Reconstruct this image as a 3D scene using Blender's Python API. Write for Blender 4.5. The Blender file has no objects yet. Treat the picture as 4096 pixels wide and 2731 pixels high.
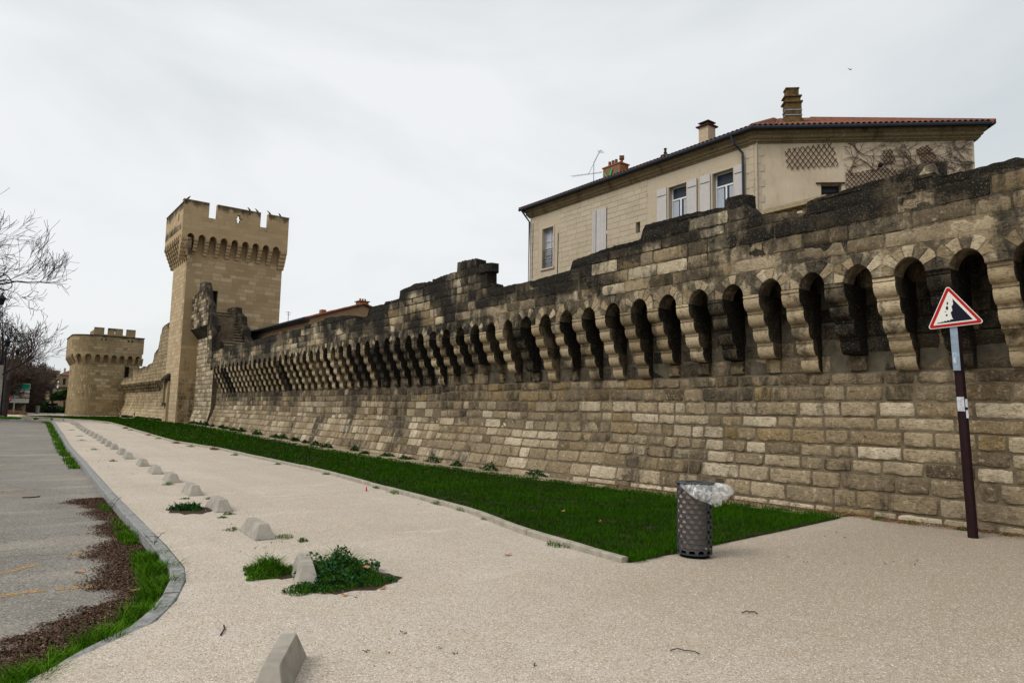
import bpy, math, random
import numpy as np
from mathutils import Vector, Matrix, noise as mnoise

# ------------------------------------------------------------------ camera, sky, sun, exposure
S = bpy.context.scene
H = 1.65
PITCH, ROLL, YAW = math.radians(5.87), math.radians(1.26), math.radians(37.1)
cam = bpy.data.cameras.new("camera"); cam.lens = 24.38; cam.sensor_width = 36
cam.clip_start = 0.05; cam.clip_end = 9000
co = bpy.data.objects.new("camera", cam); S.collection.objects.link(co); S.camera = co
_f = Vector((math.sin(YAW)*math.cos(PITCH), math.cos(YAW)*math.cos(PITCH), math.sin(PITCH)))
_r = Vector((math.cos(YAW), -math.sin(YAW), 0)); _u = _r.cross(_f)
_c, _s = math.cos(ROLL), math.sin(ROLL)
_r2 = _r*_c + _u*_s; _u2 = _u*_c - _r*_s
M = Matrix((( _r2.x, _u2.x, -_f.x, 0), (_r2.y, _u2.y, -_f.y, 0), (_r2.z, _u2.z, -_f.z, H), (0, 0, 0, 1)))
co.matrix_world = M

SUN_EL, SUN_AZ = math.radians(48), math.radians(-85)     # azimuth from +Y towards +X
W = bpy.data.worlds.new("World"); S.world = W; W.use_nodes = True
nt = W.node_tree; nt.nodes.clear()
def wn(t, **k):
    n = nt.nodes.new(t)
    for a, b in k.items(): setattr(n, a, b)
    return n
wo = wn('ShaderNodeOutputWorld'); bg = wn('ShaderNodeBackground'); sky = wn('ShaderNodeTexSky')
sky.sky_type = 'NISHITA'; sky.sun_disc = False; sky.sun_elevation = SUN_EL; sky.sun_rotation = SUN_AZ
sky.dust_density = 3
scl = wn('ShaderNodeVectorMath', operation='SCALE'); scl.inputs['Scale'].default_value = 0.10
tc = wn('ShaderNodeTexCoord'); mp = wn('ShaderNodeMapping'); mp.inputs['Scale'].default_value = (1.0, 1.0, 2.6)
nz = wn('ShaderNodeTexNoise'); nz.inputs['Scale'].default_value = 1.5; nz.inputs['Detail'].default_value = 7; nz.inputs['Roughness'].default_value = .5
nz.inputs['Distortion'].default_value = .5
rp = wn('ShaderNodeValToRGB'); rp.color_ramp.elements[0].position = .34; rp.color_ramp.elements[0].color = (.47, .50, .515, 1)
rp.color_ramp.elements[1].position = .62; rp.color_ramp.elements[1].color = (.64, .65, .655, 1)
mx = wn('ShaderNodeMix', data_type='RGBA'); mx.inputs[0].default_value = .93
L = nt.links.new
L(sky.outputs[0], scl.inputs[0]); L(tc.outputs['Generated'], mp.inputs[0]); L(mp.outputs[0], nz.inputs['Vector']); L(nz.outputs['Fac'], rp.inputs[0])
L(scl.outputs[0], mx.inputs[6]); L(rp.outputs[0], mx.inputs[7]); L(mx.outputs[2], bg.inputs[0]); bg.inputs[1].default_value = 1.0
L(bg.outputs[0], wo.inputs[0])
sd = bpy.data.lights.new("sun", 'SUN'); sd.energy = 1.5; sd.angle = math.radians(28); sd.color = (1, .96, .9)
so = bpy.data.objects.new("sun", sd); S.collection.objects.link(so)
_d = Vector((math.sin(SUN_AZ)*math.cos(SUN_EL), math.cos(SUN_AZ)*math.cos(SUN_EL), math.sin(SUN_EL)))
so.rotation_euler = _d.to_track_quat('Z', 'Y').to_euler(); so.location = (-30, 0, 60)
S.view_settings.view_transform = 'Standard'; S.view_settings.look = 'None'
S.view_settings.exposure = 0.52; S.view_settings.gamma = 1.0
S.cycles.max_bounces = 6; S.cycles.diffuse_bounces = 2; S.cycles.transparent_max_bounces = 12
S.cycles.use_denoising = True

ORD = 'first second third fourth fifth sixth seventh eighth ninth tenth eleventh twelfth thirteenth fourteenth fifteenth sixteenth seventeenth eighteenth nineteenth twentieth twenty-first twenty-second twenty-third twenty-fourth twenty-fifth twenty-sixth'.split()
R = random.Random(7)
col = S.collection

# ------------------------------------------------------------------ node helpers
class NT:
    def __init__(s, name):
        s.m = bpy.data.materials.new(name); s.m.use_nodes = True; s.t = s.m.node_tree
        s.b = s.t.nodes['Principled BSDF']; s.b.inputs['Specular IOR Level'].default_value = .12
    def n(s, t, ins=None, **k):
        x = s.t.nodes.new(t)
        for a, b in k.items(): setattr(x, a, b)
        for a, b in (ins or {}).items(): s.set(x, a, b)
        return x
    def set(s, x, a, b):
        if isinstance(b, bpy.types.NodeSocket): s.t.links.new(b, x.inputs[a])
        elif isinstance(b, bpy.types.Node): s.t.links.new(b.outputs[0], x.inputs[a])
        else: x.inputs[a].default_value = b
    def P(s, sc=(1, 1, 1)):
        if not hasattr(s, 'g'): s.g = s.n('ShaderNodeNewGeometry')
        return s.n('ShaderNodeMapping', {0: s.g.outputs['Position'], 'Scale': sc}).outputs[0]
    def noise(s, v, scale, det=4, rough=.55, dist=0):
        return s.n('ShaderNodeTexNoise', {'Vector': v, 'Scale': scale, 'Detail': det, 'Roughness': rough, 'Distortion': dist}).outputs['Fac']
    def ramp(s, f, stops):
        x = s.n('ShaderNodeValToRGB', {0: f}); e = x.color_ramp.elements
        while len(e) < len(stops): e.new(.5)
        for i, (p, c) in enumerate(stops):
            e[i].position = p; e[i].color = (c, c, c, 1) if isinstance(c, (int, float)) else (*c, 1)
        return x.outputs[0]
    def mix(s, f, a, b, bt='MIX'):
        x = s.n('ShaderNodeMix', data_type='RGBA', blend_type=bt)
        s.set(x, 0, f)
        for i, q in ((6, a), (7, b)): s.set(x, i, (*q, 1) if isinstance(q, tuple) and len(q) == 3 else q)
        return x.outputs[2]
    def math(s, op, a, b=0., c=None, clamp=False):
        x = s.n('ShaderNodeMath', {0: a, 1: b}, operation=op, use_clamp=clamp)
        if c is not None: s.set(x, 2, c)
        return x.outputs[0]
    def bump(s, h, st=.5, d=.02, nrm=None):
        x = s.n('ShaderNodeBump', {'Height': h, 'Strength': st, 'Distance': d})
        if nrm is not None: s.set(x, 'Normal', nrm)
        return x.outputs[0]
    def out(s, c=None, rough=.9, nrm=None, metal=0.):
        if c is not None: s.set(s.b, 'Base Color', (*c, 1) if isinstance(c, tuple) and len(c) == 3 else c)
        s.set(s.b, 'Roughness', rough); s.set(s.b, 'Metallic', metal)
        if nrm is not None: s.set(s.b, 'Normal', nrm)
        return s.m

def stone_mat(name, dark, mid, pale, yellow, stain=(.016, .014, .011), stain_bias=0.0, streak=True, bumpd=.02, pit=True, grain=1.0, er_amt=.8):
    m = NT(name)
    at = m.n('ShaderNodeAttribute', attribute_name='tone'); sep = m.n('ShaderNodeSeparateColor', {0: at.outputs['Color']})
    P1 = m.P()
    base = m.ramp(sep.outputs[0], [(0, dark), (.5, mid), (1, pale)])
    base = m.mix(m.math('MULTIPLY', sep.outputs[1], .8), base, yellow)
    n1 = m.noise(P1, 3.5*grain, 6, .65); n2 = m.noise(m.P((1, 1, 3)), 16*grain, 6, .7)
    base = m.mix(m.ramp(n1, [(.3, .0), (.75, .55)]), base, m.mix(.5, base, dark))
    base = m.mix(m.ramp(n2, [(.36, .9), (.50, 0)]), base, m.mix(.8, base, dark))
    er = m.noise(m.P((1, 1, 3.2)), 7*grain, 8, .75, .6)
    base = m.mix(m.math('MULTIPLY', m.ramp(er, [(.30, 1), (.44, 0)]), er_amt), base, tuple(c*.45 for c in dark))
    base = m.mix(m.math('MULTIPLY', m.ramp(m.noise(P1, 11*grain, 7, .75), [(.55, 0), (.66, 1)]), er_amt*.7), base, pale)
    base = m.mix(m.ramp(m.noise(P1, 28*grain, 3, .7), [(.52, 0), (.78, .5)]), base, m.mix(.5, base, pale))
    base = m.mix(m.math('MULTIPLY', m.ramp(m.noise(P1, .7, 5, .65, .4), [(.42, 0), (.62, 1)]), er_amt*.55), base, m.mix(.6, base, tuple(c*.8 for c in dark)))
    # lichen and soot streaks; corbel slot shade rides on the same mask
    sn = m.math('ADD', m.math('MULTIPLY', m.noise(m.P((1, 1, .32) if streak else (1, 1, 1)), 1.7, 9, .72, .25), .62), m.math('MULTIPLY', m.noise(P1, 5.5, 8, .8), .40))
    sm = m.math('ADD', sn, m.math('MULTIPLY', sep.outputs[2], .30))
    sm = m.math('ADD', sm, stain_bias)
    mask = m.ramp(sm, [(.55, 0), (.63, .7), (.76, 1)])
    speck = m.ramp(m.noise(P1, 42, 3, .6), [(.60, 0), (.68, 1)])
    sc = m.mix(m.math('MULTIPLY', speck, .55), stain, m.mix(.5, mid, (.2, .19, .17)))
    base = m.mix(mask, base, sc)
    h = m.math('ADD', m.math('ADD', m.math('MULTIPLY', n2, .8), m.math('MULTIPLY', m.ramp(er, [(.30, 0), (.46, 1)]), .8)), m.math('MULTIPLY', m.noise(P1, 60*grain, 4, .7), .35))
    if pit:
        vo = m.n('ShaderNodeTexVoronoi', {'Vector': m.P((1, 1, 1.6)), 'Scale': 26}).outputs['Distance']
        pm = m.math('MULTIPLY', m.ramp(vo, [(.10, 1), (.22, 0)]), m.ramp(m.noise(P1, 2.6, 3), [(.50, 0), (.60, 1)]))
        h = m.math('SUBTRACT', h, m.math('MULTIPLY', pm, .9))
        base = m.mix(m.math('MULTIPLY', pm, .75), base, m.mix(.75, base, (.03, .025, .02)))
    return m.out(base, .93, m.bump(h, .75, bumpd))

M_wall = stone_mat('rampart stone', (.080, .058, .036), (.34, .265, .165), (.69, .59, .43), (.27, .18, .07), stain_bias=-.05)
M_para = stone_mat('weathered parapet stone', (.09, .068, .042), (.34, .27, .175), (.62, .53, .37), (.38, .25, .10), stain_bias=0.045)
M_corb = stone_mat('corbel stone', (.12, .092, .055), (.38, .295, .18), (.58, .47, .31), (.36, .24, .10), stain_bias=-.03, pit=False, bumpd=.01, er_amt=.25)
M_tower = stone_mat('tower ashlar', (.26, .19, .11), (.47, .355, .215), (.64, .52, .35), (.48, .33, .15), stain_bias=-.12, pit=False, bumpd=.01, er_amt=.25)
M_tower2 = stone_mat('old tower stone', (.14, .105, .058), (.36, .275, .16), (.55, .44, .28), (.30, .21, .09), stain_bias=-.09, pit=False)
M_house = stone_mat('house limestone', (.36, .29, .20), (.46, .39, .29), (.55, .475, .37), (.42, .34, .22), stain=(.20, .165, .115), stain_bias=-.02, pit=False, bumpd=.006, er_amt=.2)

def simple(name, c, rough=.7, metal=0, var=.25, scale=8, bump=.0, c2=None):
    m = NT(name); n = m.noise(m.P(), scale, 5, .6)
    c2 = c2 or tuple(x*(1-var) for x in c)
    b = m.mix(m.ramp(n, [(.35, 0), (.65, 1)]), c, c2)
    return m.out(b, rough, m.bump(m.noise(m.P(), scale*6, 4), .5, bump) if bump else None, metal)

M_mortar = simple('mortar', (.17, .132, .085), .95, var=.5, scale=5, bump=.012)
M_slotmortar = simple('shaded slot mortar', (.10, .085, .06), .95, var=.5, scale=4, bump=.02)  # darker copy of the mortar, paints shade behind the corbels
def plaster():
    m = NT('house render'); P = m.P()
    n = m.noise(P, .9, 6, .6); n2 = m.noise(m.P((1, 1, .25)), 5, 5, .6)
    b = m.mix(m.ramp(n, [(.35, 0), (.7, 1)]), (.56, .465, .345), (.45, .365, .26))
    b = m.mix(m.ramp(n2, [(.52, 0), (.72, .5)]), b, (.34, .27, .18))
    return m.out(b, .92, m.bump(m.noise(P, 40, 4), .4, .01))
M_plaster = plaster()
M_brownplaster = simple('brown render', (.34, .22, .13), .9, var=.2, scale=1.5)
M_gravel = None
def gravel():
    m = NT('compacted pale gravel'); P = m.P()
    v = m.n('ShaderNodeTexVoronoi', {'Vector': P, 'Scale': 120}); v2 = m.n('ShaderNodeTexVoronoi', {'Vector': P, 'Scale': 85})
    big = m.noise(P, .35, 4, .6); med = m.noise(P, 2.2, 5, .65)
    base = m.mix(m.ramp(big, [(.35, 0), (.65, 1)]), (.51, .447, .377), (.43, .372, .305))
    base = m.mix(m.ramp(med, [(.46, 0), (.70, .6)]), base, (.46, .375, .27))
    base = m.mix(m.ramp(m.noise(m.P((1.6, .16, 1)), 1.1, 5, .6, .3), [(.44, 0), (.66, .4)]), base, (.38, .325, .255))
    base = m.mix(m.ramp(m.noise(m.P((.35, 1.5, 1)), 1.6, 5, .65), [(.56, 0), (.68, .45)]), base, (.62, .565, .48))
    # darker aggregate towards the wall foot, with shade and lens vignetting painted in
    sx = m.n('ShaderNodeSeparateXYZ', {0: m.g.outputs['Position']})
    near = m.math('MULTIPLY', m.ramp(m.math('MULTIPLY', m.math('ADD', sx.outputs[0], m.math('MULTIPLY', med, 2.)), .1), [(.5, 0), (.92, 1)]),
                  m.ramp(m.math('MULTIPLY', sx.outputs[1], .1), [(.52, 1), (.66, 0)]))
    rx = m.ramp(m.math('MULTIPLY', m.math('ADD', sx.outputs[0], m.math('MULTIPLY', med, 1.2)), .1), [(.30, 0), (.62, 1)])
    ry = m.ramp(m.math('MULTIPLY', m.math('ADD', sx.outputs[1], m.math('MULTIPLY', med, .6)), .1), [(.50, 1), (.66, 0)])
    base = m.mix(m.math('MULTIPLY', m.math('MULTIPLY', rx, ry), .75), base, (.36, .295, .22))
    base = m.mix(m.math('MULTIPLY', near, .45), base, (.26, .205, .14))
    cr = m.n('ShaderNodeSeparateColor', {0: v.outputs['Color']})
    base = m.mix(m.ramp(cr.outputs[0], [(.0, .6), (.22, .1), (.8, 0)]), base, (.25, .19, .13))
    base = m.mix(m.ramp(cr.outputs[1], [(.8, 0), (.97, .7)]), base, (.80, .75, .68))
    c2 = m.n('ShaderNodeSeparateColor', {0: v2.outputs['Color']})
    base = m.mix(m.ramp(c2.outputs[2], [(.86, 0), (.92, .7)]), base, (.25, .19, .13))
    h = m.math('SUBTRACT', 1., v.outputs['Distance'])
    return m.out(base, .95, m.bump(m.math('ADD', h, m.math('MULTIPLY', med, .8)), .6, .008))
M_gravel = gravel()
def asphalt():
    m = NT('worn asphalt'); P = m.P()
    v = m.n('ShaderNodeTexVoronoi', {'Vector': P, 'Scale': 75}); cr = m.n('ShaderNodeSeparateColor', {0: v.outputs['Color']})
    big = m.noise(P, .8, 6, .65)
    b = m.mix(m.ramp(big, [(.35, 0), (.68, 1)]), (.225, .205, .175), (.15, .138, .118))
    b = m.mix(m.ramp(m.noise(m.P((.25, 1.6, 1)), .55, 5, .6), [(.52, 0), (.7, .6)]), b, (.36, .315, .26))
    b = m.mix(m.ramp(cr.outputs[0], [(0, .8), (.3, 0)]), b, (.05, .047, .042))
    b = m.mix(m.ramp(cr.outputs[1], [(.72, 0), (.95, .5)]), b, (.46, .435, .385))
    ck = m.n('ShaderNodeTexVoronoi', {'Vector': m.n('ShaderNodeVectorMath', {0: P, 1: m.n('ShaderNodeTexNoise', {'Vector': P, 'Scale': 1.5}).outputs['Color']}, operation='ADD').outputs[0], 'Scale': .28}, feature='DISTANCE_TO_EDGE').outputs['Distance']
    b = m.mix(m.ramp(ck, [(.0, .55), (.006, 0)]), b, (.06, .055, .045))
    return m.out(b, .92, m.bump(v.outputs['Distance'], .5, .01))
M_asph = asphalt()
M_kerbG = simple('granite kerb', (.30, .30, .29), .85, var=.45, scale=14, bump=.01)
M_kerbC = simple('concrete edging', (.36, .325, .265), .9, var=.3, scale=7, bump=.01)
M_conc = simple('cast concrete', (.35, .32, .27), .95, var=.3, scale=5, bump=.003)
M_teal = simple('teal paint', (.05, .42, .40), .6, var=.3)
M_soil = simple('lawn soil', (.014, .026, .005), 1, var=.5, scale=3, c2=(.04, .03, .014))
M_earth = simple('rough ground', (.07, .075, .03), 1, var=.5, scale=1.2, c2=(.10, .08, .045))
M_dirt = simple('dry dirt strip', (.36, .29, .20), 1, var=.35, scale=4, bump=.02)
M_yellow = NT('worn yellow paint')
_n = M_yellow.noise(M_yellow.P(), 22, 6, .75); M_yellow.out((.46, .27, .08), .9)
M_yellow.set(M_yellow.b, 'Alpha', M_yellow.ramp(_n, [(.44, 0), (.56, .9)])); M_yellow = M_yellow.m

def leafmat(name, a, b, tr=.0, rough=.6):
    m = NT(name); at = m.n('ShaderNodeAttribute', attribute_name='tone'); sep = m.n('ShaderNodeSeparateColor', {0: at.outputs['Color']})
    c = m.mix(sep.outputs[0], a, b); m.out(c, 1.0); m.b.inputs['Specular IOR Level'].default_value = .0
    return m.m
M_grass = leafmat('lawn grass', (.007, .027, .001), (.034, .096, .004))
M_grassB = leafmat('long verge grass', (.022, .075, .003), (.095, .21, .014))
M_weed = leafmat('dark weed leaves', (.012, .04, .010), (.03, .09, .02))
M_weedB = leafmat('blue green mallow leaves', (.014, .045, .018), (.035, .10, .035))
M_litter = leafmat('leaf litter', (.045, .025, .018), (.26, .17, .12))
M_crumb = leafmat('stone crumbs', (.12, .09, .06), (.72, .66, .57))
M_dry = leafmat('dry brown grass', (.13, .07, .035), (.30, .17, .09))
M_deadleaf = leafmat('fallen leaf', (.28, .13, .06), (.42, .22, .11))
M_bark = simple('dark bark', (.05, .043, .042), .9, var=.4, scale=6)
M_barkpale = simple('pale plane bark', (.42, .40, .35), .9, var=.45, scale=3)
M_twigbrown = simple('brown winter twigs', (.13, .095, .08), .95, var=.4, scale=2)
M_pine = leafmat('pine needles', (.012, .028, .010), (.035, .065, .022))
M_hedge = leafmat('hedge leaves', (.012, .028, .010), (.04, .075, .025))
M_iron = simple('black iron', (.015, .016, .022), .5, metal=.3)
M_gutter = simple('zinc gutter dark', (.035, .045, .06), .5, metal=.4)
M_tile = simple('clay roof tile', (.24, .085, .05), .9, var=.5, scale=6, c2=(.09, .05, .035), bump=.01)
M_brick = NT('chimney brick')
_b = M_brick.n('ShaderNodeTexBrick', {'Vector': M_brick.P(), 'Scale': 4.5, 'Color1': (.30, .12, .05, 1), 'Color2': (.22, .09, .045, 1), 'Mortar': (.16, .12, .09, 1)})
M_brick = M_brick.out(_b.outputs[0], .9)
M_chim = simple('sooty ochre render', (.17, .11, .045), .95, var=.6, scale=5, bump=.02)
M_beige = simple('beige render', (.46, .37, .26), .9, var=.15)
M_white = simple('white window paint', (.72, .72, .72), .5, var=.06)
M_shut = simple('grey painted shutter', (.50, .47, .45), .7, var=.1)
M_glass = NT('window glass').out((.035, .045, .06), .08)
M_curt = simple('pale curtain', (.40, .45, .52), .9, var=.2, scale=12)
M_black = NT('dark interior').out((.006, .005, .005), .9)
M_wood = simple('old dark wood', (.06, .04, .028), .8, var=.5, scale=12)
M_trel = simple('trellis wood', (.085, .03, .017), .85, var=.5, scale=9)
M_vine = simple('bare vine stems', (.12, .085, .065), .9, var=.4)
M_red = simple('sign red', (.42, .012, .012), .35, var=.1)
M_signw = simple('sign white', (.72, .72, .66), .4, var=.08, scale=4)
M_signk = NT('sign black').out((.008, .009, .02), .35)
M_pole = simple('dark brown painted steel', (.022, .009, .011), .45, var=.35, scale=10)
M_galv = simple('galvanised sleeve', (.30, .37, .44), .45, metal=.5, var=.25, scale=14)
M_stick = simple('worn white sticker', (.55, .56, .60), .6, var=.35, scale=25)
M_blue = NT('blue sticker').out((.03, .35, .65), .5)
M_bin = simple('charcoal powder coated steel', (.060, .063, .070), .5, var=.15, scale=15)
M_liner = simple('beige bin liner', (.40, .29, .21), .8, var=.2, scale=8)
M_green = simple('green direction panel', (.0, .20, .14), .45, var=.1)
M_panel = simple('pale direction panel', (.48, .48, .45), .5, var=.1)
M_cloth = NT('dark clothing').out((.008, .008, .012), .9)
M_skin = NT('skin').out((.45, .28, .20), .6)
M_hat = NT('pale pink hat').out((.70, .42, .42), .8)
M_grn = simple('bright green netting', (.02, .45, .16), .7, var=.3)
M_bird = NT('black plumage').out((.012, .012, .014), .6)
M_pole2 = simple('pale grey post', (.45, .45, .42), .7)
def bagmat():
    m = NT('thin clear plastic'); m.out((.80, .80, .78), .3)
    n = m.noise(m.P(), 9, 4, .5, 2.0)
    m.set(m.b, 'Alpha', m.ramp(n, [(.38, .16), (.55, .34), (.70, .8)])); return m.m
M_bag = bagmat()

# ------------------------------------------------------------------ mesh builder
class MB:
    def __init__(s): s.v = []; s.f = []; s.c = []; s.mi = []
    def add(s, vs, fs, c=(.5, 0, 0), mi=0):
        o = len(s.v); s.v.extend(vs)
        if c and isinstance(c[0], (tuple, list)): s.c.extend(c)
        else: s.c.extend([c]*len(vs))
        for f in fs: s.f.append([i+o for i in f]); s.mi.append(mi)
    def box(s, a, b, c=(.5, 0, 0), mi=0):
        x0, y0, z0 = a; x1, y1, z1 = b
        s.add([(x0, y0, z0), (x1, y0, z0), (x1, y1, z0), (x0, y1, z0), (x0, y0, z1), (x1, y0, z1), (x1, y1, z1), (x0, y1, z1)],
              [(3, 2, 1, 0), (4, 5, 6, 7), (0, 1, 5, 4), (1, 2, 6, 5), (2, 3, 7, 6), (3, 0, 4, 7)], c, mi)
    def fbox(s, fr, u0, u1, v0, v1, d0, d1, c=(.5, 0, 0), mi=0):
        p = [fr(u0, v0, d0), fr(u1, v0, d0), fr(u1, v1, d0), fr(u0, v1, d0), fr(u0, v0, d1), fr(u1, v0, d1), fr(u1, v1, d1), fr(u0, v1, d1)]
        s.add(p, [(3, 2, 1, 0), (4, 5, 6, 7), (0, 1, 5, 4), (1, 2, 6, 5), (2, 3, 7, 6), (3, 0, 4, 7)], c, mi)
    def tube(s, pts, rad, n=6, c=(.5, 0, 0), mi=0, cap=True):
        pts = [Vector(p) for p in pts]; k = len(pts); rad = rad if isinstance(rad, (list, tuple)) else [rad]*k
        vs = []; ref = None
        for i, p in enumerate(pts):
            t = (pts[min(i+1, k-1)]-pts[max(i-1, 0)])
            if t.length < 1e-9: t = Vector((0, 0, 1))
            t.normalize()
            if ref is None: ref = Vector((0, 0, 1)) if abs(t.z) < .9 else Vector((1, 0, 0))
            a = t.cross(ref); 
            if a.length < 1e-4: a = t.cross(Vector((0, 1, 0)))
            a.normalize(); b = t.cross(a); ref = b.cross(t) if False else ref
            for j in range(n):
                w = 2*math.pi*j/n; vs.append(tuple(p+(a*math.cos(w)+b*math.sin(w))*rad[i]))
        fs = [(i*n+j, i*n+(j+1) % n, (i+1)*n+(j+1) % n, (i+1)*n+j) for i in range(k-1) for j in range(n)]
        if cap: fs += [tuple(range(n))[::-1], tuple((k-1)*n+j for j in range(n))]
        s.add(vs, fs, c, mi)
    def lathe(s, prof, cx, cy, n=24, c=(.5, 0, 0), mi=0):
        vs = [(cx+r*math.cos(2*math.pi*j/n), cy+r*math.sin(2*math.pi*j/n), z) for r, z in prof for j in range(n)]
        fs = [(i*n+j, i*n+(j+1) % n, (i+1)*n+(j+1) % n, (i+1)*n+j) for i in range(len(prof)-1) for j in range(n)]
        s.add(vs, fs, c, mi)
    def build(s, name, mats, parent=None, org=(0, 0, 0), smooth=False):
        me = bpy.data.meshes.new(name)
        if parent is not None: org = tuple(parent['_org'])
        v = np.array(s.v, dtype=np.float64).reshape(-1, 3) - np.array(org)
        me.from_pydata(v.tolist(), [], s.f)
        mats = mats if isinstance(mats, (list, tuple)) else [mats]
        for m in mats: me.materials.append(m)
        if len(mats) > 1: me.polygons.foreach_set('material_index', s.mi)
        a = me.color_attributes.new('tone', 'FLOAT_COLOR', 'POINT')
        cc = np.ones((len(s.v), 4), dtype=np.float32); cc[:, :3] = np.array(s.c, dtype=np.float32).reshape(-1, 3)
        a.data.foreach_set('color', cc.ravel())
        if smooth:
            me.polygons.foreach_set('use_smooth', [True]*len(me.polygons))
            if smooth is not True: me.set_sharp_from_angle(angle=math.radians(smooth))
        me.update(); me.validate()
        o = bpy.data.objects.new(name, me); col.objects.link(o)
        if parent is not None: o.parent = parent; o['_org'] = org
        else: o.location = org; o['_org'] = org
        return o

def thing(name, label, cat, loc=(0, 0, 0), group=None):
    o = bpy.data.objects.new(name, None); col.objects.link(o); o.location = loc; o['_org'] = tuple(loc)
    o.empty_display_size = .2; return tag(o, label, cat, group)
def tag(o, label, cat, group=None, kind=None):
    o['label'] = label; o['category'] = cat
    if group: o['group'] = group
    if kind: o['kind'] = kind
    return o
def struct(o, label=None, cat=None):
    o['kind'] = 'structure'
    if label: o['label'] = label; o['category'] = cat
    return o
def interp(t):
    xs = [p[0] for p in t]; ys = [p[1] for p in t]
    return lambda x: float(np.interp(x, xs, ys))
def stepf(t):
    xs = [p[0] for p in t]
    def f(x):
        i = int(np.searchsorted(xs, x, side='right'))-1
        return t[max(0, min(i, len(t)-1))][1]
    return f
def N3(x, y, z): return mnoise.noise(Vector((x, y, z)))
def G(y):
    t = min(max((y-20)/32, 0), 1); z = .42*t*t*(3-2*t)
    t = min(max((y-76)/30, 0), 1); return z-.15*t*t*(3-2*t)

# ------------------------------------------------------------------ masonry
def stone(mb, fr, u0, u1, v0, v1, n, m, prot, rough, bev, c, top=None, seed=0., stain=None):
    if rough: jj = (N3(seed*3.7, 1, 1)*.016, N3(seed*5.1, 2, 2)*.012); v0 += jj[0]; v1 += jj[1]
    us = [u0]+[u0+bev+(u1-u0-2*bev)*i/n for i in range(n+1)]+[u1]
    vs = [v0]+[v0+bev+(v1-v0-2*bev)*i/m for i in range(m+1)]+[v1]
    V = []; C = []
    for j, v in enumerate(vs):
        for i, u in enumerate(us):
            edge = i in (0, n+2) or j in (0, m+2)
            uu, vv = u, v
            if edge: d = -.02
            else:
                d = prot
                if rough: d += rough*(N3(u*7+seed, v*9, seed)+.6*N3(u*19, v*23+seed, seed))
                if i in (1, n+1) or j in (1, m+1):
                    d -= bev*.35
                    if rough:
                        uu += bev*1.1*N3(v*9, seed, 3.1); vv += bev*1.1*N3(u*9, seed, 7.7)
                        if i in (1, n+1) and j in (1, m+1): uu += bev*.5*(1 if i == 1 else -1); vv += bev*.5*(1 if j == 1 else -1)
            if top is not None:
                t = top(uu)
                if vv > t: vv = t
            V.append(fr(uu, vv, d))
            C.append((c[0], c[1], c[2] if stain is None else c[2]+stain(uu, vv)))
    k = n+3
    F = [(j*k+i, j*k+i+1, (j+1)*k+i+1, (j+1)*k+i) for j in range(m+2) for i in range(n+2)]
    mb.add(V, F, C)

def rows(mb, fr, u0, u1, v0, v1, rh=(.22, .32), sw=(.3, .85), prot=(.0, .02), rough=.008, bev=.012, holes=(), top=None,
         cell=.25, seed=1, tone=lambda r, u, v: (r.random(), 0, 0), stain=None, gap=.012, minu=.08):
    r = random.Random(seed); v = v0
    while v < v1-.02:
        h = r.uniform(*rh)
        if v+h > v1-.1: h = v1-v
        hs = sorted([(a, b) for a, b, c, d in holes if c < v+h*.55 and d > v+h*.45])
        segs = []; x = u0
        for a, b in hs:
            if a > x: segs.append((x, min(a, u1)))
            x = max(x, b)
        if x < u1: segs.append((x, u1))
        for a, b in segs:
            u = a; first = True
            while u < b-.001:
                w = r.uniform(*sw)
                if first: w *= r.uniform(.45, 1); first = False
                if u+w > b-minu*2: w = b-u
                if top is None or top(u+w/2) > v+.03:
                    cl = cell(u) if callable(cell) else cell
                    n = max(1, int(w/cl+.5)); m = max(1, int(h/cl+.5))
                    stone(mb, fr, u+gap/2, u+w-gap/2, v+gap/2, v+h-gap/2, n, m, r.uniform(*prot), rough*r.choice((.5, .8, 1, 1.6)), min(bev, h*.2),
                          tone(r, u+w/2, v+h/2), top, r.random()*50, stain)
                u += w
        v += h

def grid_wall(mb, fr, u0, u1, v0, v1, d0, d1, holes=(), ub=(), vb=(), top=None, c=(.5, 0, 0)):
    """solid wall between depths d0 (back) and d1 (front) with rectangular holes"""
    us = sorted(set([u0, u1]+[x for h in holes for x in h[:2] if u0 < x < u1]+[x for x in ub if u0 < x < u1]))
    vs = sorted(set([v0, v1]+[x for h in holes for x in h[2:] if v0 < x < v1]+[x for x in vb if v0 < x < v1]))
    nu, nv = len(us)-1, len(vs)-1
    def full(i, j):
        if i < 0 or j < 0 or i >= nu or j >= nv: return False
        a, b = (us[i]+us[i+1])/2, (vs[j]+vs[j+1])/2
        return not any(h[0] < a < h[1] and h[2] < b < h[3] for h in holes)
    for i in range(nu):
        for j in range(nv):
            if not full(i, j): continue
            a, b, e, g = us[i], us[i+1], vs[j], vs[j+1]
            p = [fr(a, e, d0), fr(b, e, d0), fr(b, g, d0), fr(a, g, d0), fr(a, e, d1), fr(b, e, d1), fr(b, g, d1), fr(a, g, d1)]
            F = [(3, 2, 1, 0), (4, 5, 6, 7)]
            if not full(i, j-1): F.append((0, 1, 5, 4))
            if not full(i+1, j): F.append((1, 2, 6, 5))
            if not full(i, j+1): F.append((2, 3, 7, 6))
            if not full(i-1, j): F.append((3, 0, 4, 7))
            mb.add(p, F, c)

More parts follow.
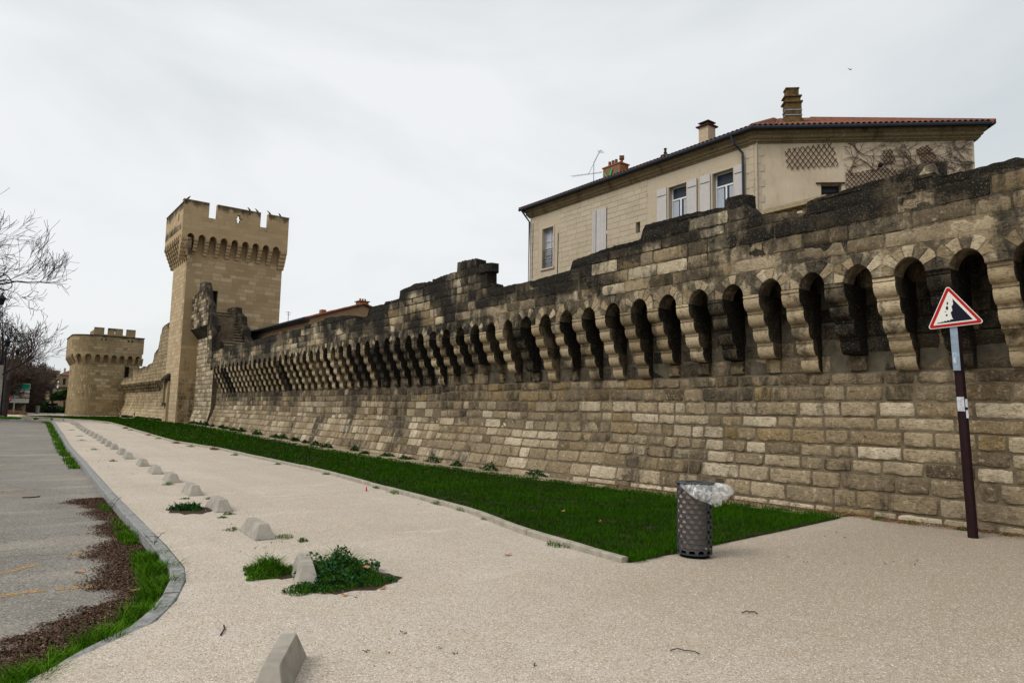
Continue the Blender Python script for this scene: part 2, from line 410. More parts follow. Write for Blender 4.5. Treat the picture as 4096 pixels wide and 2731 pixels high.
def corbel(mb, fr, sc, w, tiers, zt, th, ov, seg=6, missing=0, tone=(.6, 0, 0), r=R, fil=.05, lump=True, back=-.35, slot_shade=.0):
    step = ov/tiers
    for k in range(tiers):
        ww = w*r.uniform(.97, 1.02)/2; sh = r.uniform(-.006, .006)
        z0 = zt-k*th; dk = ov-k*step
        c = (min(1, max(0, tone[0]+r.uniform(-.15, .15))), tone[1], tone[2]+r.uniform(-.15, .15))
        if k >= tiers-missing:
            if lump:      # broken stump
                n = 4
                V = []; F = []
                for i in range(n+1):
                    zz = z0-.03-(th*.8)*i/n
                    dd = (dk-step*.25)*(1-.5*(i/n)**2)*r.uniform(.75, 1.0)
                    a = ww*r.uniform(.7, .98); b = ww*r.uniform(.7, .98)
                    V += [fr(sc-a, zz, back), fr(sc-a, zz, dd*.8), fr(sc, zz+r.uniform(-.02, .02), dd), fr(sc+b, zz, dd*.8), fr(sc+b, zz, back)]
                for i in range(n):
                    for j in range(4): F.append((i*5+j, i*5+j+1, (i+1)*5+j+1, (i+1)*5+j))
                F.append((0, 1, 2, 3, 4)); F.append((n*5+4, n*5+3, n*5+2, n*5+1, n*5))
                mb.add(V, F, (.25, .2, .45))
            continue
        pr = [(dk+.012, z0), (dk+.012, z0-fil), (dk-.014, z0-fil-.006), (dk-.014, z0-fil-.016), (dk, z0-fil-.02)]
        hh = th-fil-.02
        for i in range(1, seg+1):
            a = math.pi/2*i/seg
            pr.append((dk-step+(step+.01)*math.cos(a)**.8 if i < seg else dk-step, z0-fil-.02-hh*math.sin(a)))
        V = []
        for d, z in pr: V += [fr(sc-ww+sh, z, d), fr(sc+ww+sh, z, d), fr(sc-ww+sh, z, back), fr(sc+ww+sh, z, back)]
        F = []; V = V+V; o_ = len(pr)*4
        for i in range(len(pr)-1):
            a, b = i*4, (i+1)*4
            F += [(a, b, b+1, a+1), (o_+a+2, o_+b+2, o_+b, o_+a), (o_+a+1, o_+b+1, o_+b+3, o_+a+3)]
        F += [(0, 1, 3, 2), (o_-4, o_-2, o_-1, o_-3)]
        mb.add(V, F, [(c[0]*(1 if q < o_ else .55), c[1], c[2]+(slot_shade*(.0 if q % 4 < 2 else 1) if q < o_ else slot_shade*(.45 if q % 4 < 2 else 1.25))) for q in range(len(V))])  # slot shade painted into side and back tones, broken up by stain noise

def arch_bay(mbf, mbv, fr, c0, c1, zs, zt, a, ov, t, seg=10, pointed=0., nv=7, r=R, tone=None, left=True, stainv=.0):
    m = (c0+c1)/2; hx = (c1-c0)/2; hz = zt-zs
    ca = math.atan2(hz, hx)
    angs = sorted(set([math.pi*i/seg for i in range(seg+1)]+[ca, math.pi-ca]))
    def ap(x, s=1.):
        z = math.sin(x); return (m+a*s*math.cos(x), zs+a*s*(z*(1+pointed*abs(z)**3)))
    def op(x):
        cx, sx = math.cos(x), math.sin(x); k = min(hx/abs(cx) if abs(cx) > 1e-6 else 1e9, hz/sx if sx > 1e-6 else 1e9)
        return (m+cx*k, zs+sx*k)
    V = []; 
    for x in angs:
        p, q = ap(x), op(x)
        V += [fr(p[0], p[1], ov-.005), fr(q[0], q[1], ov-.005), fr(p[0], p[1], ov-t), fr(q[0], q[1], ov-t)]
    F = []
    for i in range(len(angs)-1):
        A, B = i*4, (i+1)*4
        F += [(A, A+1, B+1, B), (A+2, B+2, B+3, A+3), (A, B, B+2, A+2)]
    k = (len(angs)-1)*4
    F += [(0, 2, 3, 1), (k, k+1, k+3, k+2)]
    mbf.add(V, F, tone(r, m, zs) if tone else (.5, 0, stainv))
    if mbv is None: return
    for i in range(nv):
        x0, x1 = math.pi*i/nv+.012, math.pi*(i+1)/nv-.012
        ro = r.uniform(1.75, 2.25); cc = (r.uniform(.2, 1), r.uniform(0, .35), stainv+r.choice((-.3, -.1, .1, .3)))
        pts = []
        for s in (1.0, ro):
            for x in (x0, (x0+x1)/2, x1):
                u, z = ap(x, s); 
                if s > 1: u = m+(u-m); z = zs+(z-zs)/(1+pointed*.8)
                u = min(max(u, c0+.006), c1-.006); z = min(max(z, zs+.005), zt-.012); pts.append((u, z))
        cu = sum(p[0] for p in pts)/6; cz = sum(p[1] for p in pts)/6
        V = [fr(p[0], p[1], ov-.006) for p in pts]+[fr(cu+(p[0]-cu)*.93, cz+(p[1]-cz)*.93, ov+.006) for p in pts]
        loop = [0, 1, 2, 5, 4, 3]
        F = [(6, 7, 10, 9), (7, 8, 11, 10)]
        for q in range(6): F.append((loop[q], loop[(q+1) % 6], loop[(q+1) % 6]+6, loop[q]+6))
        mbv.add(V, F, cc)

# ------------------------------------------------------------------ ground, path, road, lawn
kerbT = [(-30, -14), (-10, -6.5), (0, -2.1), (3, -.75), (4.2, -.05), (5.07, .43), (5.38, .62), (5.71, .94), (6.04, 1.2), (6.55, 1.44), (7.22, 1.66), (7.83, 1.78),
         (9.12, 1.86), (11, 1.93), (13.15, 2.01), (14.31, 2.05), (23.17, 2.46), (30.6, 2.70), (34, 2.86), (37.7, 3.03), (42.3, 3.21), (49.2, 3.55), (55, 3.8),
         (57.5, 3.7), (59.5, 3.1), (60.6, 1.6), (61.2, -1.5), (61.6, -6), (62, -16), (66, -40), (110, -60)]
kx = interp(kerbT)
baseT = [(2, 12.5), (6, 12.2), (10, 12.05), (13, 11.82), (17, 11.72), (49, 11.72), (53, 11.8), (58, 11.5), (84, 11.6)]
bx = interp(baseT)
gkT = [(5.6, 5.85), (6.96, 5.95), (7.8, 6.05), (9.7, 6.5), (13.7, 6.8), (17.5, 7.15), (21, 7.18), (27, 7.1), (31.6, 6.4), (40, 6.32), (49.4, 6.48), (53.1, 6.6), (58.6, 6.14), (61.3, 5.2), (65.5, 4.28), (70, 3.2), (75, 2.6)]
gk = interp(gkT)
def sheet(name, mat, ys, x0, x1, dz, nx=8, c=(.5, 0, 0)):
    mb = MB(); V = []
    for y in ys:
        a, b = x0(y), x1(y)
        for i in range(nx+1): V.append((a+(b-a)*i/nx, y, G(y)+dz))
    F = [(j*(nx+1)+i, j*(nx+1)+i+1, (j+1)*(nx+1)+i+1, (j+1)*(nx+1)+i) for j in range(len(ys)-1) for i in range(nx)]
    mb.add(V, F, c); return mb.build(name, mat)
# far terrain to the horizon
mb = MB(); V = []; ys = [-3000, -300, -40, -15]+list(range(-10, 120, 4))+[150, 250, 600, 3000]
for y in ys:
    for x in (-3000, -300, -80, -20, 0, 20, 80, 300, 3000): V.append((x, y, G(y)-.17))
mb.add(V, [(j*9+i, j*9+i+1, (j+1)*9+i+1, (j+1)*9+i) for j in range(len(ys)-1) for i in range(8)])
struct(mb.build('ground', M_earth))
ys = sorted(set([-30, -20, -10, -5]+[y/4 for y in range(0, 64)]+list(range(16, 111))+[p[0] for p in kerbT if p[0] > -20]))
struct(sheet('gravel_path', M_gravel, ys, lambda y: kx(y)-(0 if y > 6.0 else (.125+.04*math.sin(y*3.1)+.025*math.sin(y*11))*min(1, (6.0-y)/.4)), lambda y: 12.9 if y < 84 else 12.9, 0, 10))
struct(sheet('road', M_asph, [y for y in ys if y <= 61.5], lambda y: -45, lambda y: kx(y)+.03, -.13, 6))
lawn_in = lambda y: bx(y)-(.5 if y < 12 else .8 if y > 20 else .5+.3*(y-12)/8)
def lawn_x1(y):
    if y < 6.15: return 5.9+(12.0-5.9)*max(0, min(1, (y-5.55)/.6))
    if 52 <= y <= 59: return min(lawn_in(y), 10.5)
    if 76 <= y: return 7.2
    return lawn_in(y)
lys = [5.56, 5.6, 5.7, 5.8, 5.95, 6.15]+[6.5+i for i in range(0, 70)]+[76.5]
struct(sheet('lawn', M_soil, lys, lambda y: gk(y)+.07, lawn_x1, .02, 8))
struct(sheet('dirt_strip', M_dirt, [6.2]+list(range(7, 84)), lambda y: lawn_in(y)-.25, lambda y: bx(y)+.4, .022, 3))

# kerbs
def kerb(name, pts, w, top, drop, mat, seglen, side, gap=.006):
    """stones along a polyline; side=+1 keeps the body to the left of travel"""
    mb = MB(); P = [Vector(p) for p in pts]; L_ = [0]
    for a, b in zip(P, P[1:]): L_.append(L_[-1]+(b-a).length)
    def at(s):
        i = max(0, min(len(P)-2, int(np.searchsorted(L_, s))-1)); t = (s-L_[i])/max(1e-6, L_[i+1]-L_[i]); d = (P[i+1]-P[i]).normalized()
        return P[i].lerp(P[i+1], t), Vector((-d.y, d.x))*side
    s = 0; r = random.Random(3)
    while s < L_[-1]-.1:
        e = min(s+seglen*r.uniform(.92, 1.05), L_[-1]); hz = r.uniform(-.004, .004)
        q = []
        for k, x in enumerate((s+gap, (s+e)/2, e-gap)):
            p, n = at(x); g = G(p.y)+(-.012 if p.y < 6.3 else 0)
            b = .012
            q += [(p.x, p.y, g-drop), (p.x, p.y, g+top+hz-b), (p.x+n.x*b, p.y+n.y*b, g+top+hz), (p.x+n.x*(w-b), p.y+n.y*(w-b), g+top+hz), (p.x+n.x*w, p.y+n.y*w, g+top+hz-b), (p.x+n.x*w, p.y+n.y*w, g-drop)]
        F = [(k*6+j, k*6+(j+1) % 6, (k+1)*6+(j+1) % 6, (k+1)*6+j) for k in range(2) for j in range(6)]+[(0, 1, 2, 3, 4, 5), (17, 16, 15, 14, 13, 12)]
        if side < 0: F = [f[::-1] for f in F]
        mb.add(q, F, (r.random(), 0, 0)); s = e
    return mb.build(name, mat)
pk = [(x, y) for y, x in kerbT if -10 <= y <= 62]
struct(kerb('road_kerb', pk, .14, .006, .20, M_kerbG, 1.0, 1))
pg = [(x, y) for y, x in gkT]
struct(kerb('lawn_kerb', pg, .10, .075, .05, M_kerbC, 1.0, -1))

# worn yellow road lines
for i, q in enumerate([[(.0, 8.02), (.40, 8.09)], [(.42, 8.10), (.62, 8.11)], [(.70, 8.10), (1.17, 8.0)], [(.27, 9.1), (.62, 9.42)], [(.95, 9.82), (1.22, 9.93)], [(.3, 17.2), (.85, 16.75)], [(.35, 23.4), (1.14, 23.1)]]):
    (xa, ya), (xb, yb) = q; d = Vector((xb-xa, yb-ya)).normalized(); n = Vector((-d.y, d.x))*.05
    mb = MB(); K = 6
    V = []
    for k in range(K+1):
        x, y = xa+(xb-xa)*k/K, ya+(yb-ya)*k/K
        V += [(x-n.x, y-n.y, G(y)-.126), (x+n.x, y+n.y, G(y)-.126)]
    mb.add(V, [(2*k, 2*k+2, 2*k+3, 2*k+1) for k in range(K)]); struct(mb.build('road_marking', M_yellow))

# ------------------------------------------------------------------ near rampart wall
def fr_near(u, v, d):
    v = v+.03*N3(u*.3, v*.7, 8.8)*min(1, max(0, v)) 
    b = max(0, 12.2-bx(u)); k = min(1, max(0, 1-(v-G(u))/1.35))
    x = 12.2-b*k**1.2+.3*min(1, max(0, (6.5-u)/4))*(1 if v < 3 else .4)
    return (x-d, u, v)
def fr_par(u, v, d): return (12.2-d, u, v)
OV = .75
A0 = 3.6-.81*9       # first corbel centre
topT = [(-8, 5.4), (3.2, 5.35), (3.34, 5.4), (3.87, 5.39), (4.32, 5.4), (4.34, 5.64), (4.65, 5.64), (5.9, 5.6), (6.48, 5.56), (6.5, 5.34), (6.86, 5.44), (7.6, 5.5), (7.62, 5.66),
        (7.85, 5.9), (8.28, 5.82), (8.87, 5.86), (10.37, 5.84), (10.39, 5.54), (11.4, 5.54), (12.71, 5.47), (12.75, 5.24), (14.3, 5.22), (16.07, 5.22), (16.09, 5.38), (16.42, 5.40), (16.43, 5.90), (16.99, 5.93), (17.0, 6.24), (18.06, 6.26),
        (18.07, 5.97), (19.57, 5.93), (19.58, 5.76), (19.68, 5.76), (19.69, 5.88), (20.6, 5.97), (21.8, 5.90), (21.81, 5.62), (22.9, 5.62), (22.91, 5.54), (24.2, 5.56), (24.21, 5.25), (24.7, 5.2), (24.71, 5.05), (25.2, 5.05), (25.3, 5.30), (26.5, 5.41), (28.5, 5.52),
        (28.8, 5.45), (31, 5.45), (31.1, 5.35), (34.4, 5.38), (34.5, 5.28), (38.8, 5.3), (39.1, 5.26), (44, 5.22), (46.9, 5.1), (47.1, 5.25), (47.3, 6.3), (47.45, 6.9), (47.8, 7.6), (48.2, 7.9),
        (48.25, 8.3), (49.0, 8.8), (49.3, 9.3), (49.6, 9.75), (49.9, 10.05), (51.1, 10.1), (51.2, 9.45), (52.3, 9.4), (53.2, 9.4)]
_tp = interp(topT)
def top_near(u): return _tp(u)+.02*N3(u*2.3, 1.7, 0)+.025*N3(u*11, 5.1, 0)+.035*math.sin(math.floor(u/.55)*12.9898)
rampart = thing('rampart_wall', 'long old stone rampart wall with black stained jagged top and row of corbels, running from right edge to the square tower', 'wall', (12.2, 5, 0))

def tone_low(r, u, v):
    t = r.random(); 
    dark = .55*max(0, N3(u*.35, v*.9, 2.)) + (.25 if v > 2.1 else 0)
    hue = r.choice((0, 0, 0, 0, .1, .2, .35, .1, .9 if r.random() < .3 else .1))
    if 13.5 < u < 17.5 and 2.0 < v < 2.5: hue = .8; t = .7
    st = .42*max(0, v-1.5) if v > 1.5 else 0
    st += .7*max(0, N3(u*.5, v*.6, 30.))
    if 16 < u < 47: st += .12
    if v < .45: st += .12; 
    tt = .30+.45*t-dark*.8+r.choice((0, 0, 0, .12, .24, -.2))
    tt = min(1, max(0, tt))
    return (tt, hue, st+r.uniform(-.1, .12))
mb = MB()
cellf = lambda u: .07 if u < 12 else .10 if u < 19 else .22 if u < 32 else .5
rows(mb, fr_near, -6, 20, -.12, 2.5, (.23, .32), (.28, .95), (.012, .034), .011, .020, cell=cellf, seed=4, tone=tone_low, gap=.020)
rows(mb, fr_near, 20, 48.35, -.1, 2.5, (.20, .30), (.25, .75), (.012, .034), .009, .014, cell=cellf, seed=5, tone=tone_low, gap=.012)
rows(mb, fr_near, -6, 48.3, 2.5, 4.3, (.26, .34), (.4, .8), (0, .015), .006, .014, cell=.5, seed=6, tone=lambda r, u, v: (r.uniform(.0, .5), .1, .75+.8*N3(u, v, 1)), gap=.012)  # wall behind the corbels, slot shade painted into its dark tones
rows(mb, lambda u, v, d: (11.9-d-.35*max(0, (1.6-v)/1.6), u, v), 48.3, 53.1, .2, 7.6, (.26, .34), (.4, .8), (.006, .02), .004, .014, holes=[(49.5, 49.62, 4.2, 5.0), (51.2, 51.32, 5.6, 6.4)], cell=.5, seed=61, tone=lambda r, u, v: (r.uniform(.4, 1), 0, .12), gap=.016)
mb.build('lower_wall', M_wall, rampart, smooth=50)
mb = MB()
V = []; us = [-6+.5*i for i in range(119)]; vv = [-.3, 0, .2, .4, .6, .8, 1., 1.2, 1.6, 2.5, 4.4]
for u in us:
    for v in vv: V.append(fr_near(u, v+(0 if v > 1.3 else G(u)), -.002))
nv_ = len(vv)
for jj, mi_ in ((range(nv_-2), 0), ((nv_-2,), 1)):
    F = [(i*nv_+j, (i+1)*nv_+j, (i+1)*nv_+j+1, i*nv_+j+1) for i in range(len(us)-1) for j in jj]
    if mi_ == 0: mb.add(V, F, (.5, 0, 0), 0)
    else: mb.add(V, F, (.3, 0, .9), 1)
mb.fbox(lambda u, v, d: (12.2-d, u, v), 48.3, 53.1, .2, 7.6, -.8, .30)
mb.fbox(lambda u, v, d: (12.2-d, u, v), -6, 48.4, 4.30, 4.38, -1.4, OV-.36)      # wall walk slab, with added lid over the open slots to block light
mb.fbox(lambda u, v, d: (12.2-d, u, v), -6, 53.1, -.5, 4.28, -1.4, -.45)
mb.build('mortar_core', [M_mortar, M_slotmortar], rampart)
# parapet
ZS, ZT = 3.97, 4.43
mbP = MB(); mbC = MB()
def stain_par(u, v):
    dz = _tp(u)-v
    s = .62*max(0, 1-dz/.6)+.10+.9*N3(u*.8+3, v*1.3, 9.)
    s += .5*max(0, N3(u*.45+3, v*.5, 9.))
    if 15.5 < u < 29: s += .22
    if 31 < u: s += .0
    if u > 48: s = min(s, .45)
    return min(1.3, max(-.1, s))
def tone_par(r, u, v):
    return (min(1, max(0, r.random()*1.1-.05)), r.choice((0, .05, .1, .3)), r.choice((-.35, -.2, -.1, 0, .1, .2)))
rows(mbP, lambda u, v, d: fr_par(u, v, OV+d), -6, 48.25, ZT, 6.6, (.21, .30), (.35, 1.05), (-.002, .02), .010, .016, top=top_near, cell=lambda u: .08 if u < 13 else .1 if u < 26 else .3, seed=9, tone=tone_par, stain=stain_par, gap=.006)
rows(mbP, lambda u, v, d: fr_par(u, v, OV+.1+d), 48.25, 53.0, 7.0, 10.4, (.24, .34), (.4, .9), (-.002, .02), .010, .016, top=top_near, cell=.3, seed=19, tone=tone_par, stain=stain_par, gap=.012)
V = []; us = [-6+.06*i for i in range(int((21)/.06)+1)]+[15+.02*i for i in range(1, 501)]+[25+.06*i for i in range(1, 469)]; F = []
for u in us:
    t = top_near(u)-.004; zb = ZT if u < 48.25 else 7.0; f_ = OV-.006 if u < 48.25 else OV+.094
    tb = t-.03*N3(u*5, 2, 2)-.02
    V += [fr_par(u, zb, f_), fr_par(u, t, f_), fr_par(u, tb, OV-.36), fr_par(u, zb, OV-.36)]
for i in range(len(us)-1):
    a, b = i*4, i*4+4
    F += [(a, b, b+1, a+1), (a+1, b+1, b+2, a+2), (a+2, b+2, b+3, a+3), (a+3, b+3, b, a)]
F += [(0, 1, 2, 3), (len(V)-1, len(V)-2, len(V)-3, len(V)-4)]
mbC.add(V, F, [(.5, .1, (stain_par(us[q//4], top_near(us[q//4])-.02 if q % 4 in (1, 2) else ZT) if q % 4 in (0, 1) else .7)) for q in range(len(V))])
# wedge under the raised stair parapet
V = [fr_par(u, z, d) for u in (48.25, 53.) for z, d in ((7.0, OV+.09), (7.0, 0), (6.2, 0.2), (6.6, .5))]
mbC.add(V, [(0, 4, 7, 3), (3, 7, 6, 2), (0, 3, 2, 1), (4, 5, 6, 7)], (.3, .1, .6))
mbC.build('parapet_core', M_para, rampart)
mbP.build('parapet', M_para, rampart, smooth=50)
# tall eroded merlon with its mushroom cap (a lump of the crest)
mb = MB()
def blob(mb, x0, x1, y0, y1, z0, z1, c, n=5, amp=.04, sd=0):
    r = random.Random(sd); V = []; F = []
    for k in range(n+1):
        z = z0+(z1-z0)*k/n
        for j in range(12):
            a = 2*math.pi*j/12; cx, cy = math.cos(a), math.sin(a)
            s = 1/max(abs(cx), abs(cy)); s = 1+(s-1)*.75
            w = amp*N3(cx*2+sd, cy*2, z*6)
            V.append(((x0+x1)/2+(x1-x0)/2*cx*s*.93+w, (y0+y1)/2+(y1-y0)/2*cy*s*.93+w, z+amp*.6*N3(cx*3, cy*3, z+sd)))
    for k in range(n):
        for j in range(12): F.append((k*12+j, k*12+(j+1) % 12, (k+1)*12+(j+1) % 12, (k+1)*12+j))
    F.append(tuple(n*12+j for j in range(12))); F.append(tuple(range(12))[::-1])
    mb.add(V, F, c)
blob(mb, 11.38, 11.85, 16.2, 16.95, 5.74, 5.99, (.45, .1, .8), n=3, amp=.02, sd=3)
blob(mb, 11.42, 11.9, 7.7, 8.3, 5.74, 5.98, (.4, .1, .7), n=4, sd=5)
blob(mb, 11.42, 11.9, 4.3, 4.95, 5.45, 5.68, (.45, .1, .5), n=4, sd=6)
mb.build('merlon', M_para, rampart, smooth=60)
# arcade and corbels
mbF = MB(); mbV = MB(); r = random.Random(21)
cs = [A0+.81*i for i in range(0, 64) if A0+.81*i < 48.3]
for i in range(len(cs)-1):
    u = cs[i]
    hd = .25+.5*max(0, N3(u*.6, 4, 4))+(.2 if 15 < u < 27 else 0)
    arch_bay(mbF, mbV if u < 34 else None, fr_par, cs[i], cs[i+1], ZS, ZT, .232+(r.uniform(-.012, .012)), OV, .36, seg=14 if u < 20 else 8, pointed=.12, nv=r.choice((7, 7, 8)), r=r, stainv=hd-.12, tone=lambda rr, m, z, hd=hd: (rr.uniform(.3, .8), .1, hd))
mbF.build('arcade', M_para, rampart)
mbV.build('voussoirs', M_para, rampart)
r = random.Random(12)
n_c = 0
for i, u in enumerate(cs[1:-1]):
    mb = MB(); miss = 0
    if u > 26: miss = 0
    elif 15.6 < u < 19.5: miss = r.choice((1, 2))
    elif r.random() < .3: miss = 1
    dk = r.choice((-.1, 0, .1, .25, .4, .9)) + (.25 if 18 < u < 27 else 0)
    corbel(mb, fr_near if u < 7 else fr_par, u, r.uniform(.315, .35), 5, ZS, .292, OV, 8 if u < 20 else 5 if u < 34 else 3, miss, (r.uniform(.25, .95), r.choice((0, .1, .2)), dk), r, slot_shade=1.1)
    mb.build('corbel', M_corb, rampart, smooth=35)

# ------------------------------------------------------------------ stone stairs up to the tower door
st = thing('stone_stairs', 'dark worn stone staircase climbing behind the parapet to the square tower door', 'stairs', (12.9, 50, 5))
mb = MB()
for i in range(14):
    y = 47.3+i*.37; z = 5.5+i*.225
    mb.box((12.32, y, z-.8), (13.72, y+.368, z-.05), (.1, 0, .3)); mb.box((12.32, y-.03, z-.048), (13.72, y+.37, z), (.75, 0, .0))
mb.box((12.32, 52.45, 7.5), (13.72, 52.95, 8.45), (.2, 0, .3))
mb.build('steps', M_wall, st)
mb = MB(); tr = interp([(46.9, 5.8), (48.1, 6.4), (48.2, 6.9), (49.2, 7.35), (49.3, 7.9), (50.5, 8.3), (50.6, 8.7), (52.9, 8.8)])
rows(mb, lambda u, v, d: (13.75-d, u, v), 46.9, 52.9, 4.5, 9, (.24, .32), (.4, .8), (0, .02), .01, .016, top=tr, cell=.3, seed=33, tone=lambda r, u, v: (r.uniform(.2, .8), .1, .35))
V = []; us = [46.9+.2*i for i in range(31)]
for u in us: V += [(13.76, u, 4.5), (13.76, u, tr(u)), (14.15, u, tr(u)-.05), (14.15, u, 4.5)]
mb.add(V, [(i*4+j, i*4+4+j, i*4+5+j, i*4+1+j) for i in range(30) for j in range(3)]+[(0, 1, 2, 3)], (.3, .1, .7))
mb.build('side_wall', M_para, st)

# ------------------------------------------------------------------ square tower
X0, X1, Y0, Y1 = 10.8, 17.6, 53.0, 57.5
tw = thing('square_tower', 'tall square stone watchtower with crenellated overhanging top and birds perched on it', 'tower', (14.2, 55.2, .4))
door = (12.43, 13.03, 8.6, 10.02)
fF = lambda u, v, d: (u, Y0-d-.12*max(0, (6-v)/6), v)
fL = lambda u, v, d: (X0-d-.06*max(0, (6-v)/6), u, v)
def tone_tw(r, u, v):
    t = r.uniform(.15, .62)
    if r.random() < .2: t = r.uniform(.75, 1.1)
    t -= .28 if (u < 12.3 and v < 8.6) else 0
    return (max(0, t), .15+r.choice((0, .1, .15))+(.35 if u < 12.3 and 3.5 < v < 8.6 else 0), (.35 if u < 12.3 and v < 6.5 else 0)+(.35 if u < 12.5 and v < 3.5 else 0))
mb = MB()
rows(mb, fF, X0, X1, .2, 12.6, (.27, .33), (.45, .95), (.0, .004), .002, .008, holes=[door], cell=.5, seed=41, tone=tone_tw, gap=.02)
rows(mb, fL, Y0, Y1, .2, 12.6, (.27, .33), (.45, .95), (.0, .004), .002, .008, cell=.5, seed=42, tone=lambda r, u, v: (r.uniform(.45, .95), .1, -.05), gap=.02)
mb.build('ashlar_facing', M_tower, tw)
mb = MB()
grid_wall(mb, fF, X0, X1, .2, 12.9, -.6, -.004, holes=[door], vb=(6,), c=(.15, .2, 0))
grid_wall(mb, fF, X0, X1, .0, 6, -.6, -.005, c=(.15, .2, 0)) if False else None
mb.fbox(fL, Y0+.0, Y1, .2, 6, -.6, -.005, (.2, .2, 0)); mb.fbox(fL, Y0, Y1, 6, 12.9, -.6, -.005, (.2, .2, 0))
mb.box((X0+.1, Y1-.6, .2), (X1, Y1, 12.9), (.4, .2, 0)); mb.box((X1-.6, Y0+.3, .2), (X1-.002, Y1-.01, 12.9), (.4, .2, 0))
mb.box((X0+.02, Y0+.05, 12.85), (X1-.02, Y1-.02, 13.9), (.4, .2, 0))
mb.build('shaft', M_tower, tw)
dd = MB(); dd.fbox(fF, 12.43, 13.03, 8.6, 10.02, -.5, -.32); dr = dd.build('door', M_black, tw)
g = MB()
for i in range(7): g.tube([(12.47+i*.085, 53.26, 8.62), (12.47+i*.085, 53.26, 10.0)], .013, 5)
for z in (8.95, 9.3, 9.65): g.tube([(12.43, 53.25, z), (13.03, 53.25, z)], .013, 5)
g.build('grille', M_wood, dr)
# crown
CX0, CX1, CY0, CY1 = 10.2, 17.7, 52.3, 58.2
ZC = 13.55
cF = lambda u, v, d: (u, Y0-d, v)
cL = lambda u, v, d: (X0-d, u, v)
mbA = MB(); bays = [10.42+.756*i for i in range(10)]
r = random.Random(5)
for i in range(9):
    arch_bay(mbA, None, cF, bays[i], bays[i+1], ZC, 14.12, .25, .7, .4, seg=10, pointed=.18, tone=lambda rr, m, z: (rr.uniform(.4, .55), .3, -.05))
for a, b in ((CX0, bays[0]), (bays[9], CX1)): mbA.fbox(cF, a, b, ZC, 14.12, .3, .695, (.5, .3, 0))
bl = [52.55+.62*i for i in range(10)]
for i in range(9):
    arch_bay(mbA, None, cL, bl[i], bl[i+1], ZC, 14.12, .2, .6, .4, seg=8, pointed=.18, tone=lambda rr, m, z: (.5, .3, .05))
mbA.build('arcade', M_tower, tw)
for i, u in enumerate(bays[1:9]):
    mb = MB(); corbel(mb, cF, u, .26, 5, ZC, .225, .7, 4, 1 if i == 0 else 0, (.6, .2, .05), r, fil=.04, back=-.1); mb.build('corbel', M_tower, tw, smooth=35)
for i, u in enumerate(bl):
    mb = MB(); corbel(mb, cL, u, .24, 6, ZC, .26, .6, 4, 0, (.45, .2, .25), r, fil=.04, back=-.1, slot_shade=.5); mb.build('corbel', M_tower, tw, smooth=35)
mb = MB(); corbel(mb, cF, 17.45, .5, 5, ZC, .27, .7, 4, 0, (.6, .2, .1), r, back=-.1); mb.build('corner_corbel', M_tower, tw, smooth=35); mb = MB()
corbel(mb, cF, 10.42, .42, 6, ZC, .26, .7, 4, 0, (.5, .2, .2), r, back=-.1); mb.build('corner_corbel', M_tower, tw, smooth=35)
slit = [(13.88, 14.09, 15.1, 15.72), (13.76, 14.21, 15.40, 15.50)]
hf = [(11.9, 12.45, 15.13, 17), (15.56, 16.12, 15.13, 17)]
mb = MB()
cs_t = lambda u, v: 1.2*max(0, (v-15.3))*1.0+(.55 if (11.75 < u < 12.6 or 15.4 < u < 16.3) and 14.6 < v < 15.2 else 0)-.05
rows(mb, lambda u, v, d: cF(u, v, .7+d), CX0, CX1, 14.12, 16.18, (.32, .36), (.6, 1.1), (.0, .003), .001, .006, holes=hf+[(13.76, 14.21, 15.1, 15.72)], cell=.3, seed=51, tone=lambda r, u, v: (r.uniform(.32, .66), .3, 0), stain=cs_t, gap=.014)
rows(mb, lambda u, v, d: cL(u, v, .6+d), CY0, CY1, 14.12, 16.0, (.32, .36), (.6, 1.1), (.0, .003), .001, .006, holes=[(53.6, 53.9, 14.9, 15.4), (55.6, 55.9, 14.9, 15.4)], cell=.3, seed=52, tone=lambda r, u, v: (r.uniform(.5, .75), .2, 0), stain=lambda u, v: .3+max(0, v-15.2)*1.2+(.6 if v < 14.6 else 0), gap=.012)
grid_wall(mb, cF, CX0, CX1, 14.12, 16.17, .3, .696, holes=hf+slit, c=(.4, .3, .2))
grid_wall(mb, cL, CY0, CY1, 14.12, 15.99, .2, .596, holes=[(53.6, 53.9, 14.9, 15.4)], c=(.4, .3, .2))
mb.box((CX1-.4, CY0+.4, 14.12), (CX1-.004, CY1, 16.0), (.4, .3, .3)); mb.box((CX0+.4, CY1-.4, 13.5), (CX1-.41, CY1, 15.55), (.4, .3, .3))
mb.box((CX0+.2, CY0+.2, 13.95), (CX1-.2, CY1-.2, 14.1), (.4, .3, .3))
mb.build('battlement', M_tower, tw)
mb = MB()
for a, b in ((CX0-.02, 11.9), (12.45, 15.56), (16.12, CX1+.02)): mb.fbox(cF, a, b, 16.17, 16.24, .28, .73, (.3, .9, .35))
mb.fbox(cL, CY0, CY1, 15.99, 16.05, .18, .63, (.3, .6, .6))
mb.build('coping', M_tower2, tw)
